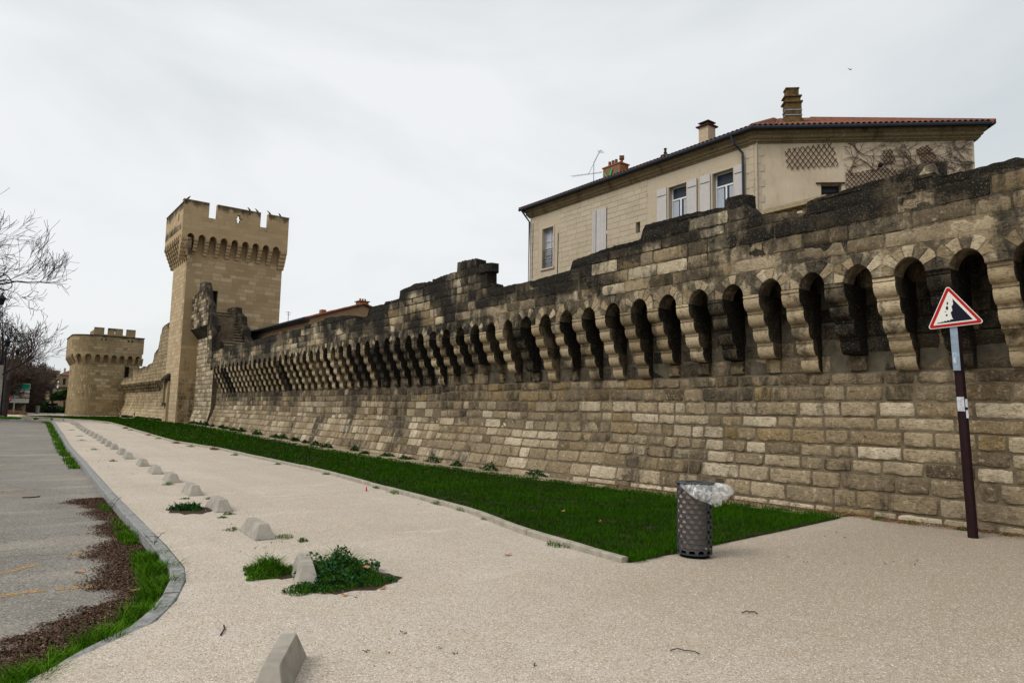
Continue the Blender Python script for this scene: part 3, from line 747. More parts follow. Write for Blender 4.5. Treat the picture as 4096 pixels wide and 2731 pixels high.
# niche on the outer face
mb = MB()
mb.fbox(fL, 55.6, 57.0, 3.35, 3.55, 0, .35, (.2, .2, .9)); 
V = [fL(55.5, 3.55, .4), fL(57.1, 3.55, .4), fL(57.1, 3.55, 0), fL(55.5, 3.55, 0), fL(55.7, 4.0, 0), fL(56.9, 4.0, 0)]
mb.add(V, [(0, 1, 5, 4), (0, 4, 3), (1, 2, 5), (0, 3, 2, 1)], (.1, .2, 1.1))
mb.fbox(fL, 55.45, 55.65, .3, 3.4, 0, .16, (.8, .1, -.1)); mb.fbox(fL, 56.95, 57.15, 1.7, 3.4, 0, .16, (.7, .1, 0)); mb.fbox(fL, 55.65, 56.95, 1.6, 1.85, 0, .2, (.2, .1, .9))
mb.fbox(fL, 56.2, 56.45, 1.85, 3.3, 0, .05, (1, 0, -.2))
mb.build('niche', M_tower2, tw)

# ------------------------------------------------------------------ far rampart between the towers
r2 = thing('rampart_wall', 'weathered stretch of rampart between the square tower and the rounded tower', 'wall', (12, 70, .4))
def fr_far(u, v, d):
    k = min(1, max(0, 1-(v-G(u))/1.4)); return (12.1-.5*k**1.3-d, u, v)
t2 = interp([(57.4, 8.6), (63.5, 8.31), (64.6, 8.2), (64.7, 7.7), (65.4, 7.6), (65.5, 6.5), (66.2, 6.39), (67.35, 6.1), (67.4, 5.35), (69.9, 5.25), (70.0, 5.1), (72.3, 5.2), (73.1, 5.1), (77.6, 5.14), (77.7, 4.5), (81.3, 4.43), (85, 4.38), (88, 4.3)])
top2 = lambda u: t2(u)+.06*N3(u*1.7, 3, 3)
mb = MB()
rows(mb, fr_far, 57.5, 85.3, .2, 4.2, (.24, .34), (.35, .8), (0, .03), .012, .018, cell=.5, seed=71, tone=lambda r, u, v: (min(1, r.uniform(.3, .9)+(.3 if v < 1.4 else 0)), .1, .35 if 2.8 < v < 3.8 else -.1), top=top2)
rows(mb, lambda u, v, d: (11.6-d, u, v), 57.5, 85.3, 3.7, 8.6, (.28, .34), (.4, .9), (0, .02), .01, .018, cell=.5, seed=72, tone=lambda r, u, v: (r.uniform(.3, .8), .1, 0), top=top2, stain=lambda u, v: .8*max(0, 1-(t2(u)-v)/1.0)+.05)
V = []; us = [57.4+.3*i for i in range(95)]
for u in us: V += [(12.12, u, 0), (12.12, u, 3.0), (11.61, u, 3.72), (11.61, u, top2(u)), (12.0, u, top2(u)-.03), (12.6, u, 3.5), (12.6, u, 0)]
mb.add(V, [(i*7+j, i*7+7+j, i*7+8+j, i*7+1+j) for i in range(94) for j in range(6)], (.2, .1, .5))
mb.build('masonry', M_tower2, r2)
r = random.Random(8)
for i in range(24):
    u = 66.2+.81*i; mb = MB()
    corbel(mb, lambda u, v, d: (12.1-d, u, v), u, .4, 3, 3.72, .28, .5, 3, r.choice((0, 0, 1)), (.3, .1, .5), r, back=-.1); mb.build('corbel', M_tower2, r2)
mb = MB()
for z, d in ((3.25, .25), (2.95, .12)): mb.fbox(lambda u, v, d: (12.1-d, u, v), 66, 85.2, z, z+.16, -.05, d, (.2, .1, .7))
mb.build('string_course', M_tower2, r2)

# ------------------------------------------------------------------ rounded tower
rt = thing('rounded_tower', 'squat rounded stone tower with corbelled crown and smaller crenellated block on top', 'tower', (10.4, 87, .4))
plan = []; cxr, cyr, rr_ = 8.9, 88.2, 1.55
# path: from back left round the nose to the flat front and to the right
path = [(7.44, 92.5), (7.42, 87.6)]
for i in range(9):
    a = math.pi+(math.pi/2)*i/8; path.append((8.9+1.5*math.cos(a), 86.5+1.5*math.sin(a)))
path.append((13.3, 85.0)); path.append((13.32, 85.02))
PV = [Vector(p) for p in path[:-1]]; PL = [0]
for a, b in zip(PV, PV[1:]): PL.append(PL[-1]+(b-a).length)
NR = []
for i in range(len(PV)):
    a = PV[max(0, i-1)]; b = PV[min(len(PV)-1, i+1)]; d = (b-a).normalized(); NR.append(Vector((d.y, -d.x)))
NR[0] = Vector((-1, 0)); NR[-1] = Vector((0, -1)); NR[-2] = Vector((0, -1)); NR[1] = Vector((-1, 0))
# outward is to the left/front of travel
NR = [(-n if n.dot(Vector((-1, -1))) < 0 else n) for n in NR]
def fR(u, v, d):
    i = max(0, min(len(PV)-2, int(np.searchsorted(PL, u))-1)); t = (u-PL[i])/(PL[i+1]-PL[i])
    p = PV[i].lerp(PV[i+1], t); n = NR[i].lerp(NR[i+1], t)
    if n.length > 0: n.normalize()
    d = d+.1*max(0, (3-v)/3)
    return (p.x+n.x*d, p.y+n.y*d, v)
LT = PL[-1]
bk = [PL[i] for i in range(len(PL))]
mb = MB()
tone_r = lambda r, u, v: (min(1, r.uniform(.05, 1.)+(-.25 if v < 2.1 else 0)), .25 if v > 2.1 else .6, (.45 if u > LT-2.2 and v > .8 else 0)+(.12 if v < 2.1 else -.05))
rows(mb, fR, 0, LT, .2, 6, (.28, .34), (.4, .8), (0, .006), .002, .01, cell=.4, seed=81, tone=tone_r, gap=.025)
rows(mb, lambda u, v, d: fR(u, v, .45+d), 0, LT+.2, 7.1, 8.8, (.28, .34), (.4, .8), (0, .012), .006, .012, cell=.4, seed=82, tone=lambda r, u, v: (r.uniform(.3, .85), .15, 0), stain=lambda u, v: max(0, v-8.2)*.9+.3*max(0, N3(u, v, 5)))
grid_wall(mb, fR, 0, LT, .2, 8.0, -.5, -.006, ub=bk, vb=(3,), c=(.2, .2, .2))
grid_wall(mb, lambda u, v, d: fR(u, v, .45+d), 0, LT+.2, 7.1, 8.79, -.4, -.004, ub=bk, c=(.2, .2, .2))
mb.box((12.8, 85.1, .2), (13.28, 93, 8.75), (.5, .2, .3)); mb.box((8.2, 86.3, 7.9), (13.2, 92.5, 8.2), (.4, .2, .3))
mb.build('masonry', M_tower2, rt)
mb = MB()
grid_wall(mb, lambda u, v, d: fR(u, v, .5+d), 0, LT+.25, 8.79, 8.88, -.5, 0, ub=bk, c=(.1, .1, .9)); mb.build('coping', M_para, rt)
mbA = MB(); nb = 17; bw = (LT+.1)/nb
for i in range(nb):
    arch_bay(mbA, None, fR, i*bw, (i+1)*bw, 6.62, 7.1, .22, .45, .3, seg=8, tone=lambda rr, m, z: (.45, .2, .2))
mbA.build('arcade', M_tower2, rt)
r = random.Random(77)
for i in range(nb+1):
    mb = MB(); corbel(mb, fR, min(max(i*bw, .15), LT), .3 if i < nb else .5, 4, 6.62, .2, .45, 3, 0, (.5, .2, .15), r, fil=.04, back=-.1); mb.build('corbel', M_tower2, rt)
mb = MB(); fU = lambda u, v, d: (u, 87.2-d, v)
hu = [(9.95, 10.3, 9.2, 11), (11.75, 12.1, 9.2, 11), (10.95, 11.03, 9.3, 9.7)]
rows(mb, fU, 9.0, 13.0, 8.3, 9.95, (.3, .34), (.5, .9), (0, .004), .001, .008, holes=hu, cell=.4, seed=91, tone=lambda r, u, v: (r.uniform(.35, .6), .2, 0), stain=lambda u, v: max(0, v-9.4)*1.3)
grid_wall(mb, fU, 9.0, 13.0, 8.0, 9.94, -.35, -.004, holes=hu, c=(.3, .2, .4))
mb.box((9.004, 87.56, 8), (9.3, 91, 9.7), (.3, .2, .4)); mb.box((12.7, 87.56, 8), (12.99, 91, 9.7), (.3, .2, .4)); 
mb.build('upper_battlement', M_tower2, rt)
mb = MB(); mb.fbox(fR, LT-1.4, LT-1.0, 4.45, 5.7, .0, .02); mb.build('doorway', M_black, rt)
for u in (LT-3.9, LT-3.55, LT-1.4, LT-1.05): mb = MB(); mb.fbox(fR, u, u+.16, 8.35, 8.5, .44, .475); mb.build('putlog_hole', M_black, rt)

# ------------------------------------------------------------------ big house behind the wall
hs = thing('house', 'large beige stone house with shutters and tiled roof rising behind the rampart', 'house', (26, 20, 0))
HX = 21.9; K = Vector((21.9, 14.4)); dF2 = Vector((.7314, -.6819)); nF2 = Vector((.6819, .7314)); Rr = K+dF2*7.7
f1 = lambda u, v, d: (HX-d, u, v)
f2 = lambda u, v, d: (K.x+dF2.x*u-nF2.x*d, K.y+dF2.y*u-nF2.y*d, v)
WT = 11.75
wh = [(25.72, 26.58, 8.88, 10.93), (22.0, 22.9, 9.0, 11.05), (20.0, 20.24, 9.44, 9.96), (17.5, 18.42, 8.9, 11.05), (15.3, 16.25, 8.9, 11.05)]
mb = MB()
grid_wall(mb, f1, 14.3, 27.6, 0, WT, -.45, 0, holes=wh, c=(.55, .1, 0))
mb.build('stone_front', M_house, hs)
mb = MB()
def tone_h(r, u, v):
    t = r.uniform(.4, .75); return (t, r.choice((0, .1, .15, .3)), (.25 if 18.2 < u < 19.6 and v > 10.8 else 0)+r.uniform(-.1, .05))
rows(mb, lambda u, v, d: f1(u, v, d+.012), 19.6, 25.3, 7.0, WT, (.22, .27), (.4, .75), (0, .004), .002, .006, holes=wh, cell=.4, seed=101, tone=tone_h, gap=.005)
mb.build('ashlar', M_house, hs); mb = MB()
rows(mb, lambda u, v, d: f1(u, v, d+.008), 26.9, 27.6, 7.0, WT, (.3, .36), (.3, .6), (0, .004), .002, .006, cell=.4, seed=102, tone=tone_h, gap=.008)
mb.build('ashlar', M_house, hs)
mb = MB()
grid_wall(mb, f2, 0, 7.62, 0, WT, -.45, 0, holes=[(2.33, 3.05, 9.3, 10.16)])
mb.box((27.2, 14.9, 0), (33, 27.6, WT)); mb.box((22.3, 27.2, 0), (27.2, 27.59, WT))
mb.add([f2(7.6, 0, 0), f2(7.6, 0, -8), f2(7.6, WT, -8), f2(7.6, WT, 0)], [(0, 1, 2, 3)])
mb.build('rendered_front', M_plaster, hs)
mb = MB()
for i in range(18):
    z = 6.6+i*.29; mb.fbox(f2, .015, (.22 if i % 2 else .34), z, z+.28, -.05, .018, (.6, .1, 0)); mb.fbox(f1, 14.42, (14.62 if i % 2 else 14.75), z, z+.28, -.05, .018, (.6, .1, 0))
mb.build('quoins', M_house, hs)
# cornice
prof = [(0.02, WT-.04), (.05, WT-.04), (.06, WT+.0), (.10, WT+.02), (.11, WT+.07), (.17, WT+.12), (.18, WT+.22), (.25, WT+.28), (.28, WT+.38), (.0, WT+.38)]
EP = [Vector((HX, 27.6)), Vector((HX, 14.4)), Rr, Rr+nF2*9]
def off(k, d):
    e = []
    for a, b in ((k-1, k), (k, k+1)):
        if a >= 0 and b < len(EP):
            t = (EP[b]-EP[a]).normalized(); e.append(Vector((t.y, -t.x)) if True else 0)
    n = e[0] if len(e) == 1 else (e[0]+e[1])
    if len(e) == 2: n = n/(1+e[0].dot(e[1]))
    return EP[k]+n*d
sgn = -1 if (off(0, 1)-EP[0]).x > 0 else 1
def ring(k, d): return off(k, d*sgn)
mb = MB(); V = []; n = len(prof)
V0 = []
for k in range(4):
    for d, z in prof:
        p = ring(k, d); yy = p.y+(d if k == 0 else 0); V.append((p.x, yy, z))
mb.add(V, [(k*n+j, (k+1)*n+j, (k+1)*n+j+1, k*n+j+1) for k in range(3) for j in range(n-1)]+[tuple(range(n))], (.1, .1, .35))
mb.build('cornice', M_tower2, hs)
mb = MB()
def rp_(k, d, z):
    p = ring(k, d); return (p.x, p.y+(.45 if k == 0 else 0), z)
for dz, rd in ((0, .075),):
    mb.tube([rp_(k, .40, WT+.42) for k in range(4)], rd, 8)
mb.build('gutter', M_gutter, hs)
mb = MB(); mb.tube([f1(27.85, WT+.36, .4), f1(27.7, WT+.1, .3), f1(27.55, WT-.25, .1), f1(27.55, 6, .1)], .045, 8); mb.build('downpipe', M_gutter, hs)
mb = MB(); mb.tube([f1(15.1, WT+.36, .45), f1(15.0, WT+.05, .38), f1(14.82, WT-.3, .12), f1(14.8, 6, .1)], .045, 8); mb.build('downpipe', M_gutter, hs)
# tiled roof
def roof_face(mb, e0, e1, i0, i1, pitch=.19, amp=.035, nv=9, thick=True):
    e0, e1, i0, i1 = map(Vector, (e0, e1, i0, i1)); Lg = (e1-e0).length; nu = max(4, int(Lg/pitch)*6)
    nrm = (e1-e0).cross(i0-e0).normalized(); nrm = nrm if nrm.z > 0 else -nrm
    V = []; C = []
    for j in range(nv+1):
        for i in range(nu+1):
            a = e0.lerp(e1, i/nu); b = i0.lerp(i1, i/nu); p = a.lerp(b, j/nv)
            w = abs(math.sin(math.pi*(i/nu)*Lg/pitch))*amp*2+(.02 if j % 1 == 0 else 0)
            s = (j % 2)*.02
            V.append(tuple(p+nrm*(w-s))); C.append((R.random(), 0, 0))
    F = [(j*(nu+1)+i, j*(nu+1)+i+1, (j+1)*(nu+1)+i+1, (j+1)*(nu+1)+i) for j in range(nv) for i in range(nu)]
    mb.add(V, F, C)
ZE = WT+.45; RS = .47; D = 4.3
mb = MB()
E_ = [rp_(k, .42, ZE) for k in range(4)]; I_ = [rp_(k, -D, ZE+RS*(D+.5)) for k in range(4)]
I_[0] = (I_[0][0], 27.6-D, I_[0][2])
for k in range(3): roof_face(mb, E_[k], E_[k+1], I_[k], I_[k+1])
roof_face(mb, (33.4, 28.05, ZE), E_[0], (30, 23.3, I_[0][2]), I_[0])
mb.add([I_[0], I_[1], I_[2], I_[3], (30, 23.3, I_[0][2])], [(0, 1, 2, 3, 4)])
mb.tube([E_[1], I_[1]], .11, 8); mb.tube([E_[2], I_[2]], .11, 8); mb.tube([E_[0], I_[0]], .11, 8)
rf = mb.build('roof', M_tile, hs)
mb = MB(); mb.add([rp_(k, .02, WT+.385) for k in range(4)]+[rp_(k, .42, WT+.40) for k in range(4)], [(k, k+1, k+5, k+4) for k in range(3)]); mb.build('soffit', M_wood, hs)
def chimney(mats, parts, pots=()):
    o = None
    mb = MB()
    for p in parts: mb.box(*p)
    o = mb.build('chimney', mats, rf)
    return o
# big stepped chimney on the rendered side, aligned to that wall
fc = lambda u, v, d: (K.x+dF2.x*u+nF2.x*(1.0+d), K.y+dF2.y*u+nF2.y*(1.0+d), v)
mb = MB()
def fb(u0, u1, d0, d1, z0, z1, c=(.5, 0, 0), mi=0): mb.fbox(fc, u0, u1, z0, z1, d0, d1, c, mi)
fb(1.40, 2.08, 0, .45, 12.3, 13.1); fb(1.44, 2.03, .02, .43, 13.1, 13.74); fb(1.38, 2.07, -.03, .48, 13.74, 13.80); fb(1.46, 2.0, .04, .41, 13.80, 13.98); fb(1.40, 2.05, -.01, .46, 13.98, 14.03); fb(1.49, 1.95, .07, .38, 14.03, 14.30); fb(1.46, 1.97, .04, .41, 14.30, 14.35)
mb.build('chimney', M_chim, rf)
mb = MB()
for z in (13.22, 13.42): fb(1.42, 2.05, .0, .45, z, z+.03)
mb.build('strap', M_galv, rf)
mb = MB(); mb.box((24, 18.02, 12.8), (24.5, 18.52, 14.22)); mb.build('chimney', M_beige, rf)
mb = MB(); mb.box((23.9, 17.93, 14.22), (24.6, 18.61, 14.27))
for a in (0, 1):
    for b in (0, 1): mb.box((24.05+.32*a, 18.07+.33*b, 14.27), (24.12+.32*a, 18.14+.33*b, 14.40))
mb.box((23.98, 18.0, 14.40), (24.52, 18.54, 14.44)); mb.box((24.1, 18.12, 14.44), (24.4, 18.42, 14.50)); mb.build('chimney_cap', M_wood, rf)
mb = MB(); mb.box((24, 23.25, 12.7), (24.6, 24.42, 13.98)); mb.box((23.96, 23.2, 13.98), (24.64, 24.47, 14.04)); ch = mb.build('chimney', M_brick, rf)
mb = MB()
for y in (24.25, 24.02, 23.8): mb.lathe([(.0, 14.04), (.075, 14.04), (.075, 14.38), (.055, 14.38), (.055, 14.2), (0, 14.2)], 24.3, y, 10)
mb.lathe([(0, 14.04), (.09, 14.04), (.09, 14.26), (.17, 14.28), (.17, 14.44), (0, 14.44)], 24.3, 23.42, 4)
mb.build('chimney_pots', M_tile, rf)
mb = MB(); mb.box((26, 22.05, 13.8), (26.3, 22.4, 14.62)); mb.lathe([(0, 14.62), (.06, 14.62), (.09, 14.75), (.05, 14.8), (.08, 14.95), (0, 14.98)], 26.15, 22.22, 8); mb.build('chimney', M_wood, rf)
mb = MB(); mb.tube([(24, 25.1, 13.0), (24, 25.1, 14.55)], .02, 6); mb.tube([(24, 26.7, 14.2), (24, 24.5, 13.82)], .012, 5)
for i in range(9):
    t = i/8; y = 26.7-2.2*t; z = 14.2-.38*t; mb.tube([(23.8, y, z-.02), (24.2, y, z+.1)], .007, 4)
mb.tube([(24, 25.5, 14.0), (24, 24.6, 15.05)], .012, 5); mb.tube([(24, 25.1, 14.5), (24, 24.72, 15.0)], .01, 4)
for i in range(5): mb.tube([(23.85, 24.7-.03*i, 14.95-.04*i+.05), (24.15, 24.62-.03*i, 15.05-.04*i)], .006, 4)
an = mb.build('antenna', M_galv, rf)
# windows
def window(h, panes, y_sill=None, sill=True):
    a, b, z0, z1 = h
    mb = MB(); s = .07
    for (q, w, e, g_) in ((a-s, a+.004, z0, z1+s), (b-.004, b+s, z0, z1+s)): mb.fbox(f1, q, w, e, g_, -.2, .03, (.7, 0, 0))
    mb.fbox(f1, a+.004, b-.004, z1-.004, z1+s, -.2, .03, (.7, 0, 0)); mb.fbox(f1, a-s-.03, b+s+.03, z0-.09, z0, -.2, .07, (.7, 0, 0))
    w_ = mb.build('window', M_house, hs)
    mb = MB(); d0, d1 = -.26, -.20; t = .05
    if panes == 'white':
        tr_ = z1-.52
        for q in ((a, a+t, z0, z1), (b-t, b, z0, z1), (a+t, b-t, z0, z0+t), (a+t, b-t, z1-t, z1), (a+t, b-t, tr_-.03, tr_+.03)): mb.fbox(f1, *q, d0, d1)
        m_ = (a+b)/2; mb.fbox(f1, m_-.035, m_+.035, z0+t, tr_-.03, d0, d1); mb.build('frame', M_white, w_)
        mb = MB(); mb.fbox(f1, a+t, b-t, tr_+.03, z1-t, -.245, -.235); mb.build('pane', M_glass, w_)
        mb = MB(); mb.fbox(f1, a+t, m_-.035, z0+t, tr_-.03, -.245, -.235); mb.fbox(f1, m_+.035, b-t, z0+t, tr_-.03, -.245, -.235); mb.build('pane', M_glass, w_)
        mb = MB()
        for (c0, c1) in ((a+t, m_-.12), (m_+.12, b-t)): mb.fbox(f1, c0, c1, z0+t, tr_-.03, -.234, -.231)
        mb.build('curtain', M_curt, w_)
    else:
        for q in ((a, a+.04, z0, z1), (b-.04, b, z0, z1), (a+.04, b-.04, z1-.05, z1), ((a+b)/2-.03, (a+b)/2+.03, z0, z1-.05)): mb.fbox(f1, *q, d0, d1)
        for z in (z0+.7, z0+1.05, z0+1.4): mb.fbox(f1, a+.04, b-.04, z-.015, z+.015, d0, -.202)
        mb.build('frame', M_shut, w_)
        mb = MB(); mb.fbox(f1, a+.04, b-.04, z0, z1-.05, -.245, -.235); mb.build('pane', M_curt, w_)
        mb = MB()
        for z in (z0+.05, z0+.45, z0+.85, z0+.95): mb.tube([f1(a, z, -.05), f1(b, z, -.05)], .014, 5)
        for i in range(9):
            u = a+(b-a)*(i+.5)/9; mb.tube([f1(u, z0+.05, -.05), f1(u, z0+.85, -.05)], .009, 4)
            mb.tube([f1(u-.04, z0+.12, -.05), f1(u+.04, z0+.25, -.05), f1(u-.04, z0+.38, -.05)], .008, 4)
        mb.build('railing', M_iron, w_)
    return w_
def shutter(w_, u0, u1, z0, z1, planks=False):
    mb = MB(); mb.fbox(f1, u0, u1, z0, z1, .04, .075)
    if planks:
        n = 5
        mb = MB()
        for i in range(n): mb.fbox(f1, u0+(u1-u0)*i/n+.004, u0+(u1-u0)*(i+1)/n-.004, z0, z1, .04, .07+.004*(i % 2))
        mb.fbox(f1, u0, u1, z0, z1, .03, .045)
    sh = mb.build('shutter', M_shut, w_)
w1 = window(wh[0], 'old'); w3 = window(wh[3], 'white'); w4 = window(wh[4], 'white')
shutter(w3, 18.5, 19.0, 8.9, 11.08); shutter(w3, 16.97, 17.43, 8.9, 11.08)
shutter(w4, 16.33, 16.8, 8.9, 11.08); shutter(w4, 14.86, 15.23, 8.9, 11.08)
for w_, zz in ((w3, ((18.5, 19.0), (16.97, 17.43))), (w4, ((16.33, 16.8), (14.86, 15.23)))):
    for a, b in zz:
        for z in (9.35, 10.75): mb = MB(); mb.fbox(f1, a+.02, b-.02, z, z+.025, .076, .085); mb.build('hinge_strap', M_wood, w_)
a, b, z0, z1 = wh[1]; mb = MB(); mb.fbox(f1, b, b+.07, z0, z1+.07, -.2, .02, (.6, .3, 0)); mb.fbox(f1, a-.07, b, z1, z1+.07, -.2, .02, (.6, .3, 0)); w2 = mb.build('window', M_house, hs)
shutter(w2, 22.0, 22.62, 9.0, 11.04, True); shutter(w2, 22.66, 22.9, 9.0, 11.06, True)
mb = MB(); mb.fbox(f1, 20.0, 20.24, 9.44, 9.96, -.4, -.3); mb.build('vent_opening', M_black, hs)
mb = MB(); mb.fbox(f2, 2.33, 3.05, 9.3, 10.16, -.42, -.3); ww = mb.build('window', M_glass, hs)
mb = MB(); mb.fbox(f2, 2.15, 3.15, 10.16, 10.2, 0, .06); mb.fbox(f2, 2.33, 3.05, 9.9, 9.94, -.3, -.26); mb.build('frame', M_wood, ww)
# trellises
def trellis(poly, pitch=.16, ang=55):
    mb = MB(); P = [Vector(p) for p in poly]
    def clip(o, d):
        ts = []
        for i in range(len(P)):
            a, b = P[i], P[(i+1) % len(P)]; e = b-a; den = d.x*e.y-d.y*e.x
            if abs(den) < 1e-6: continue
            w = a-o; t = (w.x*e.y-w.y*e.x)/den; s = (w.x*d.y-w.y*d.x)/den
            if 0 <= s <= 1: ts.append(t)
        return sorted(ts)
    c = sum(P, Vector((0, 0)))/len(P)
    for sgn_, dep in ((1, .03), (-1, .045)):
        d = Vector((math.cos(math.radians(ang)), sgn_*math.sin(math.radians(ang)))); nn = Vector((-d.y, d.x))
        for i in range(-14, 15):
            o = c+nn*pitch*i; t = clip(o, d)
            if len(t) >= 2 and t[-1]-t[0] > .1:
                q0, q1 = o+d*t[0], o+d*t[-1]; mb.tube([f2(q0.x, q0.y, dep), f2(q1.x, q1.y, dep)], .013, 4)
    mb.build('trellis', M_trel, hs)
trellis([(1.06, 11.48), (2.77, 11.69), (2.95, 10.8), (1.15, 10.69)], .155)
trellis([(4.46, 11.36), (4.79, 11.44), (4.95, 10.87), (4.5, 10.82)], .11)
trellis([(5.62, 11.38), (6.06, 11.58), (6.45, 10.85), (5.9, 10.6)], .10, 40)
trellis([(3.17, 10.7), (3.5, 10.55), (4.3, 10.72), (5.2, 10.66), (5.2, 9.9), (3.17, 9.9)], .12, 50)
mb = MB(); mb.lathe([(0, 10.7), (.07, 10.72), (.09, 10.8), (.05, 10.86), (0, 10.87)], *f2(4.35, 0, .15)[:2], 10); mb.tube([f2(4.35, 10.8, 0), f2(4.35, 10.8, .12)], .02, 5); mb.build('wall_lamp', M_iron, hs)
# bare climbing vine
vn = thing('climbing_vine', 'bare leafless vine spreading over rendered house front and around its trellises', 'vine', f2(5, 10, .03)); mb = MB(); r = random.Random(31)
def vine(u, z, a, L_, w, lev):
    pts = [f2(u, z, .03)]; n = max(3, int(L_/.09))
    for i in range(n):
        a += r.uniform(-.35, .35); u += math.cos(a)*L_/n; z += math.sin(a)*L_/n
        if u < 3.2: a = 0
        if u > 7.5: a = math.pi
        z = min(z, 11.72); pts.append(f2(u, z, .025+.02*r.random()))
        if lev < 3 and r.random() < .35: vine(u, z, a+r.choice((-1, 1))*r.uniform(.5, 1.2), L_*.45, w*.6, lev+1)
    mb.tube(pts, [w*(1-.6*i/n) for i in range(n+1)], 4)
for u, z, a, L_, w in ((3.35, 10.6, 1.5, 1.2, .016), (4.2, 10.6, 2.3, 1.3, .02), (4.2, 10.6, 1.1, .9, .014), (5.2, 10.2, 1.55, 1.6, .02), (5.7, 10.4, 1.1, 1.2, .018), (6.9, 10.2, 1.5, 1.6, .018), (6.9, 10.6, 2.2, 1.2, .016), (7.3, 10.2, 1.6, 1.5, .016), (3.3, 11.66, 0, 4.2, .014), (6.5, 10.9, .15, .9, .012)): vine(u, z, a, L_, w, 0)
mb.build('stems', M_vine, vn)
# crack lines drawn as cable on the front
mb = MB(); mb.tube([f1(27.35, 11.4, .02), f1(27.33, 10.5, .03), f1(27.36, 9.7, .02), f1(27.34, 8.5, .02)], .012, 4); mb.build('cable', M_iron, hs); mb = MB(); mb.tube([f1(25.35, 10.5, .03), f1(25.36, 9.7, .02), f1(25.38, 8.4, .02)], .018, 4); mb.build('cable', M_iron, hs)
# green netting caught on the chimney
mb = MB(); pts = [(23.99, 24.3, 13.78), (23.97, 24.1, 13.5), (23.99, 24.0, 13.35), (23.98, 23.85, 13.72), (23.99, 23.7, 13.85), (23.98, 23.82, 13.45), (23.97, 24.05, 13.30), (23.96, 24.2, 13.6)]
mb.add([(x-.03, y, z+.02) for x, y, z in pts]+[(x-.05, y, z) for x, y, z in pts], [(0, 1, 7), (1, 6, 2), (1, 7, 6), (2, 6, 5), (2, 5, 3), (3, 5, 4)]+[(8, 15, 9), (9, 10, 14), (9, 14, 15), (10, 13, 14), (10, 11, 13), (11, 12, 13)])
o = mb.build('netting', M_grn, org=(23.95, 24, 13.3)); tag(o, 'torn bright green netting caught on the brick chimney of the house', 'netting')
# balustrade glimpsed in the gap of the parapet
bal = thing('balustrade', 'small pale stone balustrade glimpsed through the notch in the rampart crest', 'balustrade', (13.2, 7.5, 5.2))
mb = MB(); mb.box((13.1, 7.0, 5.3), (13.35, 9.0, 5.62)); mb.box((13.05, 7.0, 6.02), (13.4, 9.0, 6.12)); mb.build('rail', M_corb, bal)
mb = MB()
for i in range(8): mb.lathe([(.05, 5.62), (.05, 5.68), (.03, 5.72), (.075, 5.8), (.04, 5.93), (.05, 5.97), (.05, 6.02)], 13.22, 7.1+.22*i, 10, (.9, .5, -.2))
mb.build('balusters', M_corb, bal)

# ------------------------------------------------------------------ brown gabled house
gh = thing('gabled_house', 'brown rendered gabled house with red tile verge behind the rampart right of the square tower', 'house', (18, 45, 0))
mb = MB(); mb.add([(15.05, 40, 0), (22, 40, 0), (22, 40, 7.0), (18.5, 40, 8.15), (15.05, 40, 6.98), (15.05, 52, 0), (22, 52, 0), (22, 52, 7), (18.5, 52, 8.15), (15.05, 52, 6.98)],
                  [(0, 1, 2, 3, 4), (5, 9, 8, 7, 6), (0, 4, 9, 5), (1, 6, 7, 2)]); mb.build('wall', M_brownplaster, gh)
mb = MB(); roof_face(mb, (14.75, 39.85, 6.95), (14.75, 52.1, 6.95), (18.5, 39.85, 8.22), (18.5, 52.1, 8.22)); roof_face(mb, (22.3, 52.1, 6.95), (22.3, 39.85, 6.95), (18.5, 52.1, 8.22), (18.5, 39.85, 8.22))
mb.tube([(14.8, 39.86, 6.96), (18.5, 39.86, 8.24), (22.2, 39.86, 6.98)], .07, 6); rg = mb.build('roof', M_tile, gh)
mb = MB(); mb.tube([(14.66, 39.8, 6.92), (14.66, 52.1, 6.92)], .08, 8); mb.box((14.72, 39.84, 6.80), (15.04, 52, 6.90)); mb.build('gutter', M_gutter, gh)
mb = MB(); mb.box((18.35, 40.2, 7.9), (18.95, 40.8, 8.42)); mb.box((18.28, 40.13, 8.42), (19.02, 40.87, 8.47))
for x in (18.5, 18.67, 18.84): mb.lathe([(0, 8.47), (.06, 8.47), (.06, 8.64), (0, 8.64)], x, 40.5, 8)
mb.build('chimney', M_brick, rg)
mb = MB(); mb.box((15.86, 40.1, 7.0), (16.14, 40.5, 7.62)); mb.build('chimney', M_brick, rg)
mb = MB(); mb.tube([(16.4, 47.5, 7.3), (16.4, 47.5, 8.3)], .02, 5); mb.tube([(16.2, 47.5, 8.25), (16.6, 47.5, 8.25)], .012, 4); mb.tube([(16.25, 47.5, 8.1), (16.55, 47.5, 8.1)], .012, 4); mb.build('antenna', M_iron, rg)

# ------------------------------------------------------------------ triangular sign
fwd = Vector((11.56, 4.12, 0)).normalized(); sd_ = Vector((fwd.y, -fwd.x, 0)); base = Vector((11.56, 4.12, 0)); lean = Vector((-.02, .10, 3.1)).normalized()
sg = thing('warning_sign', 'red bordered triangular falling rocks sign on a tilted dark brown pole', 'road sign', tuple(base))
def sp(h, a=0, b=0): return tuple(base+lean*h+sd_*a-fwd*b)
def pbox(mb, h0, h1, a0, a1, b0, b1, c=(.5, 0, 0)):
    mb.add([sp(h0, a0, b0), sp(h0, a1, b0), sp(h0, a1, b1), sp(h0, a0, b1), sp(h1, a0, b0), sp(h1, a1, b0), sp(h1, a1, b1), sp(h1, a0, b1)],
           [(3, 2, 1, 0), (4, 5, 6, 7), (0, 1, 5, 4), (1, 2, 6, 5), (2, 3, 7, 6), (3, 0, 4, 7)], c)
mb = MB()
for a, b in ((.066, .045), (.045, .066)): pass
V = []
